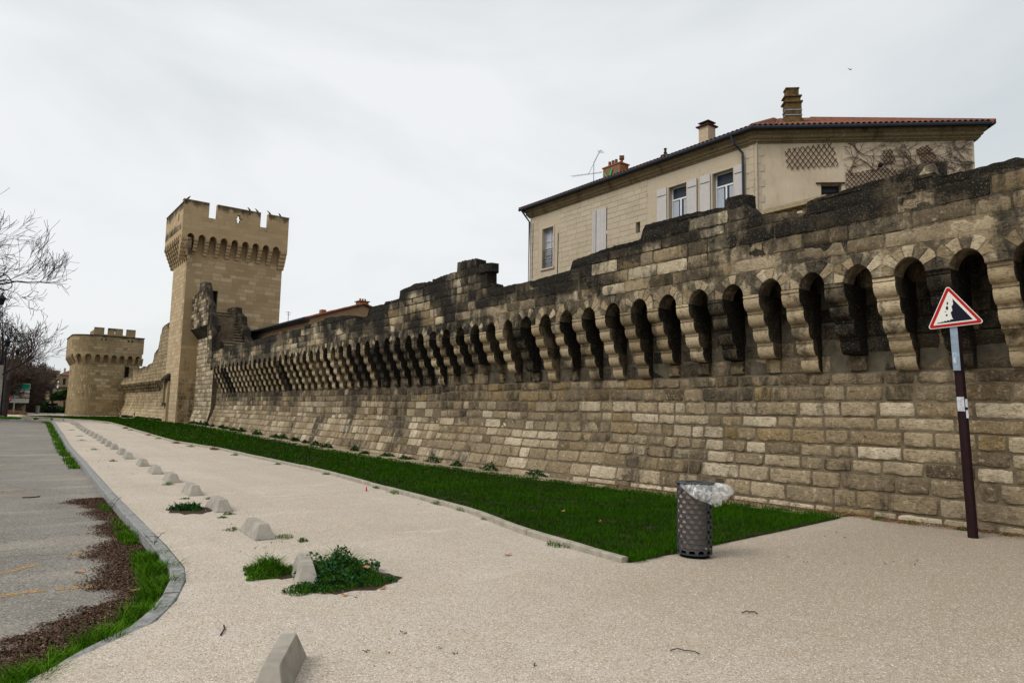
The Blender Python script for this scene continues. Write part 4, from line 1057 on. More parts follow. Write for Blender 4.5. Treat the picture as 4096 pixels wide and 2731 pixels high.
for h in (-.05, 3.35):
    for k in range(8):
        w = math.pi/8+k*math.pi/4; V.append(sp(h, .072*math.cos(w), .072*math.sin(w)))
mb.add(V, [(k, (k+1) % 8, 8+(k+1) % 8, 8+k) for k in range(8)]+[tuple(range(8, 16))]); mb.build('pole', M_pole, sg)
mb = MB(); pbox(mb, 2.42, 3.2, -.075, .02, .06, .10); mb.build('sleeve', M_galv, sg)
def tri(mb, s, cz, dep0, dep1, rad=.035, ang=0, n=5):
    h = s*math.sqrt(3)/2; cs3 = [(-s/2, -h/3), (s/2, -h/3), (0, 2*h/3)]; pts = []
    for i, (x, z) in enumerate(cs3):
        a0 = math.radians((-90-60*1, -90+0, 30)[i]) if False else math.radians((150+60, -90, 30)[i])
        dirc = math.radians((210, -30, 90)[i]); cx, cz_ = x-math.cos(dirc)*2*rad, z-math.sin(dirc)*2*rad
        for k in range(n+1):
            w = dirc-math.radians(60)+math.radians(120)*k/n; pts.append((cx+rad*math.cos(w), cz_+rad*math.sin(w)))
    return tri_poly(mb, pts, cz, dep0, dep1)
def tri_poly(mb, pts, cz, d0, d1):
    ro = math.radians(6.0); V = []
    for d in (d0, d1):
        for x, z in pts: V.append(sp(cz+z*math.cos(ro)+x*math.sin(ro)*.9, -.02+x*math.cos(ro)-z*math.sin(ro), d))
    n = len(pts); mb.add(V, [tuple(range(n))[::-1], tuple(range(n, 2*n))]+[(k, (k+1) % n, n+(k+1) % n, n+k) for k in range(n)])
CZ = 3.285
mb = MB(); tri(mb, .735, CZ, .10, .125, .034); pl_ = mb.build('panel', M_signw, sg)
mb = MB(); tri(mb, .70, CZ, .1255, .128, .028); mb.build('red_border', M_red, pl_)
mb = MB(); tri(mb, .56, CZ, .1285, .1305, .006); mb.build('white_field', M_signw, pl_)
mb = MB()
s = .475; h = s*math.sqrt(3)/2
rock = [(-.225, -.140), (.228, -.140), (.03, .205), (.024, .12), (-.002, .09), (.0, .03), (-.028, .0), (-.022, -.075), (-.012, -.10), (-.05, -.102), (-.06, -.118), (-.085, -.104), (-.10, -.122), (-.12, -.108), (-.14, -.124), (-.16, -.116), (-.17, -.127), (-.225, -.129)]
tri_poly(mb, rock, CZ, .131, .1325)
for cx_, cz_, w, hh in ((-.045, .145, .011, .026), (-.062, .075, .017, .034), (-.092, .022, .009, .008), (-.085, -.03, .015, .016)):
    tri_poly(mb, [(cx_-w, cz_-hh*.3), (cx_-w*.2, cz_-hh), (cx_+w*.8, cz_-hh*.4), (cx_+w, cz_+hh*.5), (cx_+w*.2, cz_+hh), (cx_-w*.6, cz_+hh*.5)], CZ, .131, .1325)
mb.build('falling_rocks_symbol', M_signk, pl_)
mb = MB(); pbox(mb, 1.82, 2.03, -.062, .03, .073, .077); pbox(mb, 1.88, 2.0, .04, .07, .05, .068); pbox(mb, 1.72, 1.84, .04, .07, .05, .068); mb.build('sticker', M_stick, sg)
mb = MB(); pbox(mb, 2.62, 2.68, -.066, -.02, .1005, .102); mb.build('sticker', M_stick, sg)
mb = MB(); pbox(mb, 2.635, 2.67, -.052, -.03, .1025, .1035); mb.build('sticker', M_blue, sg)
mb = MB(); pbox(mb, 2.53, 2.61, -.062, -.025, .1005, .102); mb.build('sticker', M_stick, sg)

# ------------------------------------------------------------------ litter bin
BX, BY, BR = 6.90, 5.42, .205
bn = thing('litter_bin', 'round charcoal perforated steel litter bin at corner of the lawn', 'litter bin', (BX, BY, 0))
mb = MB(); nseg = 12; rowsn = 13; z0, z1 = .05, .80; rh = (z1-z0)/rowsn
for k in range(rowsn):
    for j in range(nseg):
        a0 = 2*math.pi*(j+(k % 2)*.5)/nseg; da = 2*math.pi/nseg; zb = z0+k*rh; ztp = zb+rh
        # cell with a half-moon hole: flat bottom, round top
        hw = da*.35; hb = zb+.007; hh = rh*.70; n = 8
        inner = [(a0-hw*math.cos(math.pi*i/n)*-1*-1, hb+hh*math.sin(math.pi*i/n)) for i in range(n+1)]
        outer = []
        for i in range(n+1):
            t = i/n
            if i == 0: q = (a0-da/2, zb)
            elif i == n: q = (a0+da/2, zb)
            elif t <= .25: q = (a0-da/2, zb+rh*(t/.25))
            elif t >= .75: q = (a0+da/2, zb+rh*((1-t)/.25))
            else: q = (a0-da/2+da*(t-.25)/.5, ztp)
            outer.append(q)
        cyl = lambda a, z, rr: (BX+rr*math.cos(a), BY+rr*math.sin(a), z)
        V = [cyl(a, z, BR) for a, z in inner]+[cyl(a, z, BR) for a, z in outer]+[cyl(a, z, BR-.006) for a, z in inner]
        m_ = n+1
        F = [(i, i+1, m_+i+1, m_+i) for i in range(n)]+[(0, m_, 2*m_-1, n)]+[(i, i+1, 2*m_+i+1, 2*m_+i) for i in range(n)]+[(0, n, 2*m_+n, 2*m_)]
        mb.add(V, F)
mb.lathe([(BR, .80), (BR, .845)], BX, BY, 48); mb.lathe([(BR+.002, .0501), (BR+.002, .04), (BR-.02, .04)], BX, BY, 48)
dr_ = mb.build('drum', M_bin, bn)
mb = MB(); mb.lathe([(.105, .862), (.105, .872), (.225, .872), (.232, .866), (.225, .858), (.105, .858), (.105, .862)], BX, BY, 48)
mb.build('lid', M_bin, bn, smooth=40)
mb = MB(); mb.lathe([(.17, .0), (.17, .04), (.19, .045)], BX, BY, 32); mb.lathe([(0, .045), (.19, .045)], BX, BY, 32); mb.build('foot', M_black, bn)
mb = MB(); mb.lathe([(0, .08), (.15, .08), (.168, .3), (.17, .72), (.15, .80)], BX-.02, BY+.02, 24); mb.build('liner', M_liner, bn)
# plastic bag
pb = MB(); nu, nv = 34, 16; r = random.Random(2)
ctr = Vector((BX, BY, 0)); side = Vector((fwd.y, -fwd.x, 0)); toc = -Vector((BX, BY, 0)).normalized(); sR = Vector((-toc.y, toc.x, 0)); sR = sR if sR.dot(Vector((1, -1, 0))) > 0 else -sR
V = []
for i in range(nu+1):
    t = i/nu; ang = -.75+2.1*t       # around the rim from front-left to right
    dirv = toc*math.cos(ang)+sR*math.sin(ang)
    rim = ctr+dirv*.19+Vector((0, 0, .862))
    hang = .03+.19*min(1, t*1.6)
    bulge = .02+.20*max(0, math.sin(math.pi*(t-.18)/.82))**1.3
    for j in range(nv+1):
        s = j/nv
        o_ = dirv*(bulge*math.sin(math.pi*min(s*.62, 1)))*1.15+dirv*.035*s
        z = .02*math.sin(math.pi*s)*1-hang*s**1.25
        w = .022*N3(i*.55, j*.35, 1.)+.014*N3(i*1.5, j*.5, 4.)
        p = rim+o_+Vector((0, 0, z))+dirv*w+Vector((0, 0, w*.8)); V.append(tuple(p))
pb.add(V, [(i*(nv+1)+j, (i+1)*(nv+1)+j, (i+1)*(nv+1)+j+1, i*(nv+1)+j+1) for i in range(nu) for j in range(nv)])
# gathered part puffing out to the right
V = []; cen = ctr+sR*.31+toc*.02+Vector((0, 0, .775))
for i in range(15):
    for j in range(24):
        th = math.pi*i/14; ph = 2*math.pi*j/24
        q = Vector((math.sin(th)*math.cos(ph), math.sin(th)*math.sin(ph), math.cos(th))); w = 1+.30*N3(q.x*1.6, q.y*1.6, q.z*1.6+4)+.05*N3(q.x*5, q.y*5, q.z*5)
        V.append(tuple(cen+sR*q.x*.125*w+toc*q.y*.08*w+Vector((0, 0, 1))*q.z*.10*w))
pb.add(V, [(i*24+j, i*24+(j+1) % 24, (i+1)*24+(j+1) % 24, (i+1)*24+j) for i in range(14) for j in range(24)])
o = pb.build('plastic_bag', M_bag, org=(BX+.2, BY-.1, .7), smooth=True); tag(o, 'thin translucent plastic bag spilling out of the litter bin', 'plastic bag')

# ------------------------------------------------------------------ concrete blocks
def block_mesh():
    mb = MB(); L2, W2, l2, w2, h = .45, .14, .32, .068, .195; b = .012
    lv = [(L2, W2, -.05), (L2, W2, .015), (l2+.004, w2+.003, h-.006), (l2-.004, w2-.004, h)]
    V = []
    for a, c, z in lv:
        k = .007
        V += [(-c+k, -a, z), (c-k, -a, z), (c, -a+k, z), (c, a-k, z), (c-k, a, z), (-c+k, a, z), (-c, a-k, z), (-c, -a+k, z)]
    F = [(i*8+j, i*8+(j+1) % 8, (i+1)*8+(j+1) % 8, (i+1)*8+j) for i in range(3) for j in range(8)]+[tuple(range(24, 32))]
    mb.add(V, F); return mb
blk0 = None
spots = [(1.57, 4.36, 29), (2.63, 6.75, 16), (2.97, 9.33, 3)]+[(x+.15, y+.5, 2.5) for x, y in ((3.02, 11.47), (3.13, 13.77), (3.26, 16.25), (3.33, 18.44), (3.45, 20.86), (3.5, 23.59), (3.58, 25.43), (3.68, 27.84), (3.70, 29.4), (3.74, 31.0), (3.81, 32.79), (3.84, 34.4), (3.86, 36.0), (3.89, 37.6), (3.92, 39.2), (3.96, 40.9), (4.02, 42.5), (4.09, 44.2), (4.16, 45.9), (4.2, 47.6), (4.28, 49.4), (4.37, 51.2))]+[(4.5, 53.4, -20), (4.1, 55.4, -50), (3.4, 56.8, -75), (2.5, 58.2, -80)]
near_labels = {0: 'concrete kerb block nearest the camera, cut by the bottom edge of the photo', 1: 'concrete kerb block half buried in the leafy weed clump', 2: 'concrete kerb block just beyond the leafy weed clump, small tufts at its ends',
               3: 'concrete kerb block with a dark spiky plant at its left foot', 4: 'fifth concrete kerb block from the camera, clean sides', 8: 'concrete kerb block with one side painted teal'}
for i, (x, y, a) in enumerate(spots):
    if i == 0: blk0 = block_mesh().build('concrete_block', M_conc); o = blk0
    else: o = blk0.copy(); col.objects.link(o)
    o.location = (x, y, G(y)); o.rotation_euler = (0, 0, math.radians(-a)); o.scale = (.72, .92, .95) if i == 0 else (.76, .85, .98) if i == 1 else (.88, .92, .93)
    ords = 'first second third fourth fifth sixth seventh eighth ninth tenth eleventh twelfth thirteenth fourteenth fifteenth sixteenth seventeenth eighteenth nineteenth twentieth'.split()
    lab = near_labels.get(i) or ('concrete kerb block, %s after the spiky plant block going away' % ords[i-4] if i < 8 else 'concrete kerb block, %s beyond the teal painted one in the row' % ords[i-9]) or ('concrete kerb block between the spiky plant block and the teal painted one' if i < 8 else 'grey concrete kerb block in the distant part of the row, beyond the teal one' if i < 24 else 'small far concrete kerb block where the row bends round the verge')
    tag(o, lab, 'concrete block', 'trapezoid concrete blocks along the path')
    if i == 8:
        mb = MB(); mb.add([(-.139, -.43, .02), (-.139, .43, .02), (-.058, .30, .19), (-.058, -.30, .19)], [(0, 1, 2, 3)])
        mb2 = mb.build('teal_paint', M_teal); mb2.parent = o

# ------------------------------------------------------------------ foliage helpers
def mesh_np(name, V, F3, F4, tone, mat, org=(0, 0, 0), parent=None):
    me = bpy.data.meshes.new(name); V = np.asarray(V, np.float32)-np.array(org, np.float32)
    nl = len(F3)*3+len(F4)*4; me.vertices.add(len(V)); me.vertices.foreach_set('co', V.ravel())
    me.loops.add(nl); me.polygons.add(len(F3)+len(F4))
    li = np.concatenate([np.asarray(F4, np.int32).reshape(-1), np.asarray(F3, np.int32).reshape(-1)])
    me.loops.foreach_set('vertex_index', li)
    ls = np.concatenate([np.arange(len(F4))*4, len(F4)*4+np.arange(len(F3))*3]).astype(np.int32)
    me.polygons.foreach_set('loop_start', ls); me.update(calc_edges=True)
    a = me.color_attributes.new('tone', 'FLOAT_COLOR', 'POINT'); cc = np.ones((len(V), 4), np.float32); cc[:, 0] = tone
    a.data.foreach_set('color', cc.ravel()); me.materials.append(mat); me.validate()
    o = bpy.data.objects.new(name, me); col.objects.link(o)
    if parent is not None: o.parent = parent
    else: o.location = org
    o['_org'] = org; return o
def blades(pts, h, w, lean, rs):
    """pts (N,3), h,w arrays -> 5-vert blades"""
    N = len(pts); a = rs.uniform(0, 2*np.pi, N); la = rs.uniform(0, 2*np.pi, N); l = lean*h*rs.uniform(.2, 1, N)
    dx, dy = np.cos(a)*w, np.sin(a)*w; lx, ly = np.cos(la)*l, np.sin(la)*l
    V = np.zeros((N, 5, 3)); P = np.asarray(pts)
    V[:, 0] = P+np.stack([-dx, -dy, 0*dx], 1); V[:, 1] = P+np.stack([dx, dy, 0*dx], 1)
    V[:, 2] = P+np.stack([lx*.35+dx*.8, ly*.35+dy*.8, h*.6], 1); V[:, 3] = P+np.stack([lx*.35-dx*.8, ly*.35-dy*.8, h*.6], 1)
    V[:, 4] = P+np.stack([lx, ly, h*(1-.25*lean*rs.uniform(0, 1, N))], 1)
    b = np.arange(N)[:, None]*5
    return V.reshape(-1, 3), b+np.array([[3, 2, 4]]), b+np.array([[0, 1, 2, 3]])
def leaves(pts, s, rs, flat=.6):
    N = len(pts); n = rs.normal(size=(N, 3)); n[:, 2] = np.abs(n[:, 2])+flat; n /= np.linalg.norm(n, axis=1)[:, None]
    t = np.cross(n, rs.normal(size=(N, 3))); t /= np.linalg.norm(t, axis=1)[:, None]+1e-9; b = np.cross(n, t)
    s = np.asarray(s).reshape(-1, 1)*np.ones((N, 1)); P = np.asarray(pts); V = np.zeros((N, 4, 3))
    V[:, 0] = P-t*s; V[:, 1] = P+b*s*.6+n*s*.15; V[:, 2] = P+t*s; V[:, 3] = P-b*s*.6+n*s*.15
    return V.reshape(-1, 3), np.zeros((0, 3), int), np.arange(N)[:, None]*4+np.array([[0, 1, 2, 3]])
def gz(y): 
    y = np.asarray(y, float); t = np.clip((y-20)/32, 0, 1); z = .42*t*t*(3-2*t); t = np.clip((y-76)/30, 0, 1); return z-.15*t*t*(3-2*t)

rs = np.random.RandomState(3)
# lawn
Vs, F3s, F4s, Ts = [], [], [], []; off_ = 0
gkv = np.array(gkT); lin = [(y, lawn_x1(y)+.25*(y < 5.9)) for y in np.arange(5.5, 77, .05)]; lin = np.array(lin)
for (ya, yb, dens, h0, h1, w) in ((5.50, 5.75, 7000, .03, .07, .0030), (5.56, 9, 3200, .045, .085, .0030), (9, 13, 2000, .035, .08, .004), (13, 20, 1000, .04, .085, .006), (20, 34, 380, .05, .09, .011), (34, 76, 130, .05, .10, .022)):
    A = (yb-ya)*7; n = int(A*dens); y = rs.uniform(ya, yb, n); x = rs.uniform(2.5, 12.2, n)
    n0 = rs.rand(n)
    k = (x > np.interp(y, gkv[:, 0], gkv[:, 1])+.09) & (x < np.interp(y, lin[:, 0], lin[:, 1])+.05*np.sin(y*7)+.04*np.sin(y*17))
    k &= ((np.sin(x*5.3+np.sin(y*3.1)*2)*np.sin(y*4.7+x*2)+.25*n0) < .93)|(y > 34)
    k &= ~((x > np.interp(y, lin[:, 0], lin[:, 1])-.45) & (np.sin(y*2.9)+np.sin(y*7.7) > n0*2.4))
    x, y = x[k], y[k]; P = np.stack([x, y, gz(y)+.015], 1)
    pat = .5+.5*np.sin(x*3.1+np.sin(y*2.3)*1.5)*np.sin(y*2.7+x)
    big_ = .5+.5*np.sin(x*.9+2*np.sin(y*.7))*np.cos(y*1.1+x*.5)
    h = rs.uniform(h0, h1, len(x))*(.55+.5*pat+.45*big_)
    V, F3, F4 = blades(P, h, np.full(len(x), w), .8, rs)
    t = np.clip(.15+.35*pat+.4*big_+rs.uniform(-.3, .4, len(x)), 0, 1.2); t[rs.rand(len(x)) < .05] = 2.0
    Vs.append(V); F3s.append(F3+off_); F4s.append(F4+off_); Ts.append(np.repeat(t, 5)); off_ += len(V)
o = mesh_np('lawn_grass', np.concatenate(Vs), np.concatenate(F3s), np.concatenate(F4s), np.concatenate(Ts), M_grass)
tag(o, 'dense dark green grass covering the strip of lawn below the rampart', 'grass', kind='stuff')

# verge grass along the road kerb
kt = np.array([(y, x) for y, x in kerbT])
def strip_pts(n, ya, yb, o0, o1, dz):
    y = rs.uniform(ya, yb, n); x = np.interp(y, kt[:, 0], kt[:, 1])-rs.uniform(o0, o1, n); return x, y
# follow arc length so the bend is filled evenly
AL = []; 
pk2 = np.array([(x, y) for y, x in kerbT if 2.5 <= y <= 57.5]); sg2 = np.linalg.norm(np.diff(pk2, axis=0), axis=1); cu = np.concatenate([[0], np.cumsum(sg2)])
def along(s, o_):
    x = np.interp(s, cu, pk2[:, 0]); y = np.interp(s, cu, pk2[:, 1]); x2 = np.interp(s+.1, cu, pk2[:, 0]); y2 = np.interp(s+.1, cu, pk2[:, 1])
    dx, dy = x2-x, y2-y; L_ = np.hypot(dx, dy)+1e-9; return x-dy/L_*o_, y+dx/L_*o_
Vs, F3s, F4s, Ts = [], [], [], []; off_ = 0
for (sa, sb, n, o0, o1, h0, h1, w) in ((0.1, 3.2, 7000, .05, .36, .06, .25, .0034), (0.2, 6.6, 15000, .06, .42, .06, .25, .0034), (6.6, 9, 2600, .16, .38, .05, .16, .0035), (9, 12, 500, .17, .35, .04, .12, .004), (20, 56, 7000, .17, .50, .05, .16, .010)):
    s = rs.uniform(sa, sb, n); o_ = o0+(o1-o0)*rs.beta(1.3, 2.0, n)
    keep = (np.sin(s*4.1)+np.sin(s*9.7+1)+np.sin(s*2.3)) > (-2.0 if sa < 6 else -.6 if sa < 19 else -.2); s, o_ = s[keep], o_[keep]
    x, y = along(s, o_); P = np.stack([x, y, gz(y)-.13], 1); cl = .55+.45*np.sin(s*13)*np.sin(s*5.3)
    h = rs.uniform(h0, h1, len(x))*cl+.03
    V, F3, F4 = blades(P, h, np.full(len(x), w), 1.1, rs); t = np.clip(rs.uniform(0, 1, len(x)), 0, 1)
    Vs.append(V); F3s.append(F3+off_); F4s.append(F4+off_); Ts.append(np.repeat(t, 5)); off_ += len(V)
o = mesh_np('verge_grass', np.concatenate(Vs), np.concatenate(F3s), np.concatenate(F4s), np.concatenate(Ts), M_grassB)
tag(o, 'long bright green grass growing along the road side of the granite kerb', 'grass', kind='stuff')
# leaf litter
poly = [(-1.6, 4.2), (-.5, 4.9), (0.23, 6.22), (0.39, 6.47), (0.57, 6.94), (0.8, 7.2), (1.02, 7.28), (1.12, 7.62), (1.05, 8.4), (1.24, 9.8), (1.5, 11.23), (1.61, 13.3), (1.47, 14.76)]
pa = np.array(poly)
n = 150000; s = rs.uniform(0, 13, n); x, y = along(s, .15+1.05*rs.beta(1.0, 1.15, n))
lim = np.interp(y, pa[:, 1], pa[:, 0])+.09*np.sin(y*3.7)+.05*np.sin(y*8.3+1)+.03*np.sin(y*19)
k = x > lim+.09*rs.randn(n)+.03
x, y = x[k], y[k]; P = np.stack([x, y, gz(y)-.125+rs.uniform(0, .02, len(x))], 1)
V, F3, F4 = leaves(P, rs.uniform(.005, .016, len(x)), rs, 1.0)
t = rs.beta(1.2, 4, len(x)); t[rs.rand(len(x)) < .04] = 1.3
o = mesh_np('leaf_litter', V, F3, F4, np.repeat(t, 4), M_litter); tag(o, 'brown shredded leaf litter gathered against the kerb on the asphalt', 'leaf litter', kind='stuff')
n = 9000; yw = 3+9.5*rs.rand(n); xw = np.interp(yw, [p[0] for p in baseT], [p[1] for p in baseT])-.02-.4*rs.rand(n)**2.2*(.4+.6*np.abs(np.sin(yw*2.1)))
V, F3, F4 = leaves(np.stack([xw, yw, .025+rs.uniform(0, .015, n)], 1), rs.uniform(.006, .018, n), rs, 1.0)
o = mesh_np('wall_foot_litter', V, F3, F4, np.repeat(rs.beta(1.2, 3, n), 4), M_dry); tag(o, 'reddish brown dry litter lying along the near foot of the rampart', 'leaf litter', kind='stuff')
# thin bed under the litter
mb = MB(); V = []
ss = [i*.25 for i in range(53)]
for s in ss:
    x, y = along(np.array([s]), np.array([.15])); x, y = float(x[0]), float(y[0]); V.append((x, y, G(y)-.122)); 
    lx = float(np.interp(y, pa[:, 1], pa[:, 0])); w = max(.05, x-lx); x2, y2 = along(np.array([s]), np.array([max(.06, min(.95, w*.9))])); V.append((float(x2[0]), float(y2[0]), G(y)-.124))
mb.add(V, [(2*i, 2*i+2, 2*i+3, 2*i+1) for i in range(52)]); o = mb.build('litter_bed', simple('damp litter bed', (.05, .03, .022), 1, var=.4, scale=30)); struct(o)

def clump(name, label, cat, x, y, rx, ry, h, nb, nl, matb, matl, group=None, dz=0., leafs=.02, bw=.003, seed=0, dome=1.):
    q = np.random.RandomState(seed+int(x*100)+int(y*37)); root = thing(name, label, cat, (x, y, G(y)+dz), group)
    def pts(n, top):
        a = q.uniform(0, 2*np.pi, n); rr = np.sqrt(q.rand(n)); X = rr*np.cos(a)*rx; Y = rr*np.sin(a)*ry; 
        wob = 1+.25*np.sin(a*3+seed)+.15*np.sin(a*7)
        X *= wob; Y *= wob; hh = h*(1-.75*dome*rr**2)*(.75+.35*np.sin(X*14+seed)*np.cos(Y*11)); hh = np.maximum(hh, h*.08)
        return X, Y, hh
    if nb:
        X, Y, hh = pts(nb, 0); P = np.stack([X, Y, 0*X], 1); V, F3, F4 = blades(P, hh*q.uniform(.7, 1.25, nb), np.full(nb, bw), 1.1, q)
        mesh_np('blades', V, F3, F4, np.repeat(q.rand(nb), 5), matb, parent=root)
    if nl:
        X, Y, hh = pts(nl, 1); P = np.stack([X, Y, hh*q.uniform(.25, 1., nl)**.6], 1); V, F3, F4 = leaves(P, q.uniform(.5, 1.2, nl)*leafs, q, .5)
        mesh_np('leaves', V, F3, F4, np.repeat(q.rand(nl), 4), matl, parent=root)
    return root
clump('weed_clump', 'big clump of dark mallow leaves and grass in front of the half buried concrete block', 'weeds', 2.90, 6.60, .37, .36, .30, 2600, 2300, M_grassB, M_weedB, leafs=.022, seed=1)
clump('weed_clump', 'low green weed mat spreading at front left foot of the half buried block', 'weeds', 2.56, 6.30, .25, .22, .10, 900, 1000, M_grassB, M_weed, leafs=.012, seed=4)
clump('weed_clump', 'rounded green grassy clump on left side of the half buried block', 'weeds', 2.42, 7.13, .27, .24, .19, 2600, 500, M_grassB, M_weed, leafs=.012, seed=2)
clump('weed_clump', 'dark green leaved weed mat trailing at right end of the big clump', 'weeds', 3.12, 6.26, .22, .18, .10, 600, 700, M_grassB, M_weed, leafs=.013, seed=8)
clump('spiky_plant', 'small dark spiky plant on brown litter at left of a concrete block', 'plant', 2.74, 12.15, .22, .3, .2, 260, 0, M_weed, M_weed, bw=.012, seed=5)
for i, (x, y, rr) in enumerate(((2.78, 9.85, .10), (3.2, 8.95, .12), (3.3, 8.6, .06), (3.15, 11.3, .09), (2.98, 11.0, .07), (3.0, 13.5, .08), (3.35, 13.3, .08), (3.2, 16.0, .1), (3.1, 23, .1), (3.2, 28, .14), (3.3, 33, .15), (3.5, 36, .15), (3.6, 41, .18))):
    clump('grass_tuft', 'small green grass tuft beside the concrete blocks, %s counted from the camera' % ORD[i], 'grass tuft', x, y, rr, rr, .06+.02*(i > 6), 90, 60, M_grassB, M_grass, 'tufts by the concrete blocks', leafs=.01, seed=i)
for i, (x, y, rr) in enumerate(((5.88, 6.75, .14), (6.35, 8.9, .12), (6.55, 9.9, .14), (6.6, 10.8, .12), (6.72, 12.6, .2), (6.8, 13.6, .12), (7.05, 17, .12), (7.0, 20.5, .12), (6.9, 24.5, .15), (6.5, 29, .2), (6.3, 34, .25), (6.25, 41, .3), (6.4, 51, .5))):
    clump('grass_tuft', 'green grass tuft on the pale lawn edging, %s from its front corner' % ORD[i], 'grass tuft', x, y, rr*.7, rr*1.4, .09, 170, 50, M_grassB, M_grass, 'tufts along the lawn edging', leafs=.012, seed=i+30)
for i, (x, y) in enumerate(((6.95, 27.3), (6.4, 31), (6.35, 36.5), (6.3, 43))):
    clump('dry_tuft', 'dry reddish brown grass tuft over the lawn edging, %s from the front' % ORD[i], 'dry tuft', x, y, .15, .3, .16, 200, 0, M_dry, M_dry, 'dry tufts along the lawn edging', seed=i+60, bw=.006)
r = random.Random(90)
for i in range(26):
    y = 14.5+i*1.55+r.uniform(-.4, .4); x = bx(y)-r.uniform(.12, .42); s = r.uniform(.14, .3)
    clump('wall_weed', 'dark leafy weed at the foot of the rampart, %s from the near end' % ORD[i], 'weeds', x, y, s*.8, s*1.5, r.uniform(.16, .36), 60, 320, M_weed, M_weed, 'weeds at the foot of the rampart', leafs=.03+.001*i, seed=i+100)
for i in range(14):
    y = 58+i*1.7; x = 11.2
    clump('wall_weed', 'dark weed at the far rampart foot, %s past the square tower' % ORD[i], 'weeds', x, y, .3, .7, .25, 0, 120, M_weed, M_weed, 'weeds at the foot of the far rampart', leafs=.07, seed=i+200)
for i, (x, y, s) in enumerate(((11.7, 6.6, .16), (11.5, 7.0, .14), (11.2, 7.4, .12), (12.1, 5.7, .10), (12.15, 5.2, .1), (12.2, 4.5, .1), (12.3, 3.9, .1), (11.6, 9.2, .15))):
    clump('grass_tuft', 'thin green tuft at the near rampart foot, %s in the list towards the sign pole' % ORD[i], 'grass tuft', x, y, s, s, .09, 160, 0, M_grassB, M_grass, 'tufts at the near wall foot', seed=i+300)
for i, (x, y) in enumerate(((12.0, 6.45), (11.9, 6.9), (12.1, 5.4))):
    clump('dry_tuft', 'dry brown weeds against the rampart base, %s clump from the lawn corner' % ORD[i], 'dry tuft', x, y, .12, .35, .14, 260, 0, M_dry, M_dry, 'dry weeds at the near wall foot', seed=i+330, bw=.002)
n = 1500; y = rs.uniform(3.5, 30, n)**1.0; x = rs.uniform(.5, 11, n); cl_ = np.sin(x*2.3+np.sin(y*1.7)*2)*np.sin(y*1.3+x)
k = (x > np.interp(y, kt[:, 0], kt[:, 1])+.03) & ~((x > np.interp(y, gkv[:, 0], gkv[:, 1])-.01) & (y > 5.45)) & (cl_ > .55) & ((x < 3.6) | (x > np.interp(y, gkv[:, 0], gkv[:, 1])-.35))
x, y = x[k], y[k]; x = np.repeat(x, 7)+rs.randn(len(x)*7)*.012; y = np.repeat(y, 7)+rs.randn(len(y)*7)*.012
V, F3, F4 = leaves(np.stack([x, y, gz(y)+rs.uniform(.002, .02, len(x))], 1), rs.uniform(.004, .011, len(x)), rs, .8)
o = mesh_np('gravel_sprigs', V, F3, F4, np.repeat(rs.rand(len(x)), 4), M_weed); tag(o, 'tiny green sprigs sprouting here and there through the gravel', 'sprigs', kind='stuff')
# tall thin weeds standing in the kerb grass
for i, (x, y, h) in enumerate(((1.72, 9.3, .28), (1.78, 13.2, .26), (1.5, 7.3, .2))):
    mb = MB(); r = random.Random(i)
    for k in range(4):
        a = r.uniform(0, 6.28); p = [(x+.02*k, y, -.13)]; 
        for j in range(1, 6): p.append((x+.02*k+math.cos(a)*.012*j*j*.5, y+math.sin(a)*.012*j*j*.5, -.13+h*j/5*r.uniform(.9, 1)))
        mb.tube(p, .002, 4)
        for j in range(2, 6):
            for q in range(3): b = r.uniform(0, 6.28); mb.tube([p[j], (p[j][0]+.04*math.cos(b), p[j][1]+.04*math.sin(b), p[j][2]+.02)], .0013, 3)
    o = mb.build('dead_stalk', M_bark, org=(x, y, -.13)); tag(o, 'thin dark dead weed stalks by the granite kerb, %s' % ('the middle clump', 'the farthest clump', 'the nearest clump')[i], 'weed stalk', 'dead stalks by the kerb')
# litter bed under the clumps
mb = MB()
for cx, cy, rx_, ry_ in ((2.62, 7.0, .34, .18), (2.92, 6.4, .50, .38), (2.75, 12.05, .32, .5)):
    n = 18; V = [(cx, cy, .006)]+[(cx+rx_*math.cos(2*math.pi*k/n)*(1+.15*math.sin(k*2.7)), cy+ry_*math.sin(2*math.pi*k/n)*(1+.15*math.cos(k*3.1)), .004) for k in range(n)]
    mb.add(V, [(0, 1+k, 1+(k+1) % n) for k in range(n)])
struct(mb.build('soil_patch', simple('dark soil', (.06, .04, .03), 1, var=.5, scale=25)))
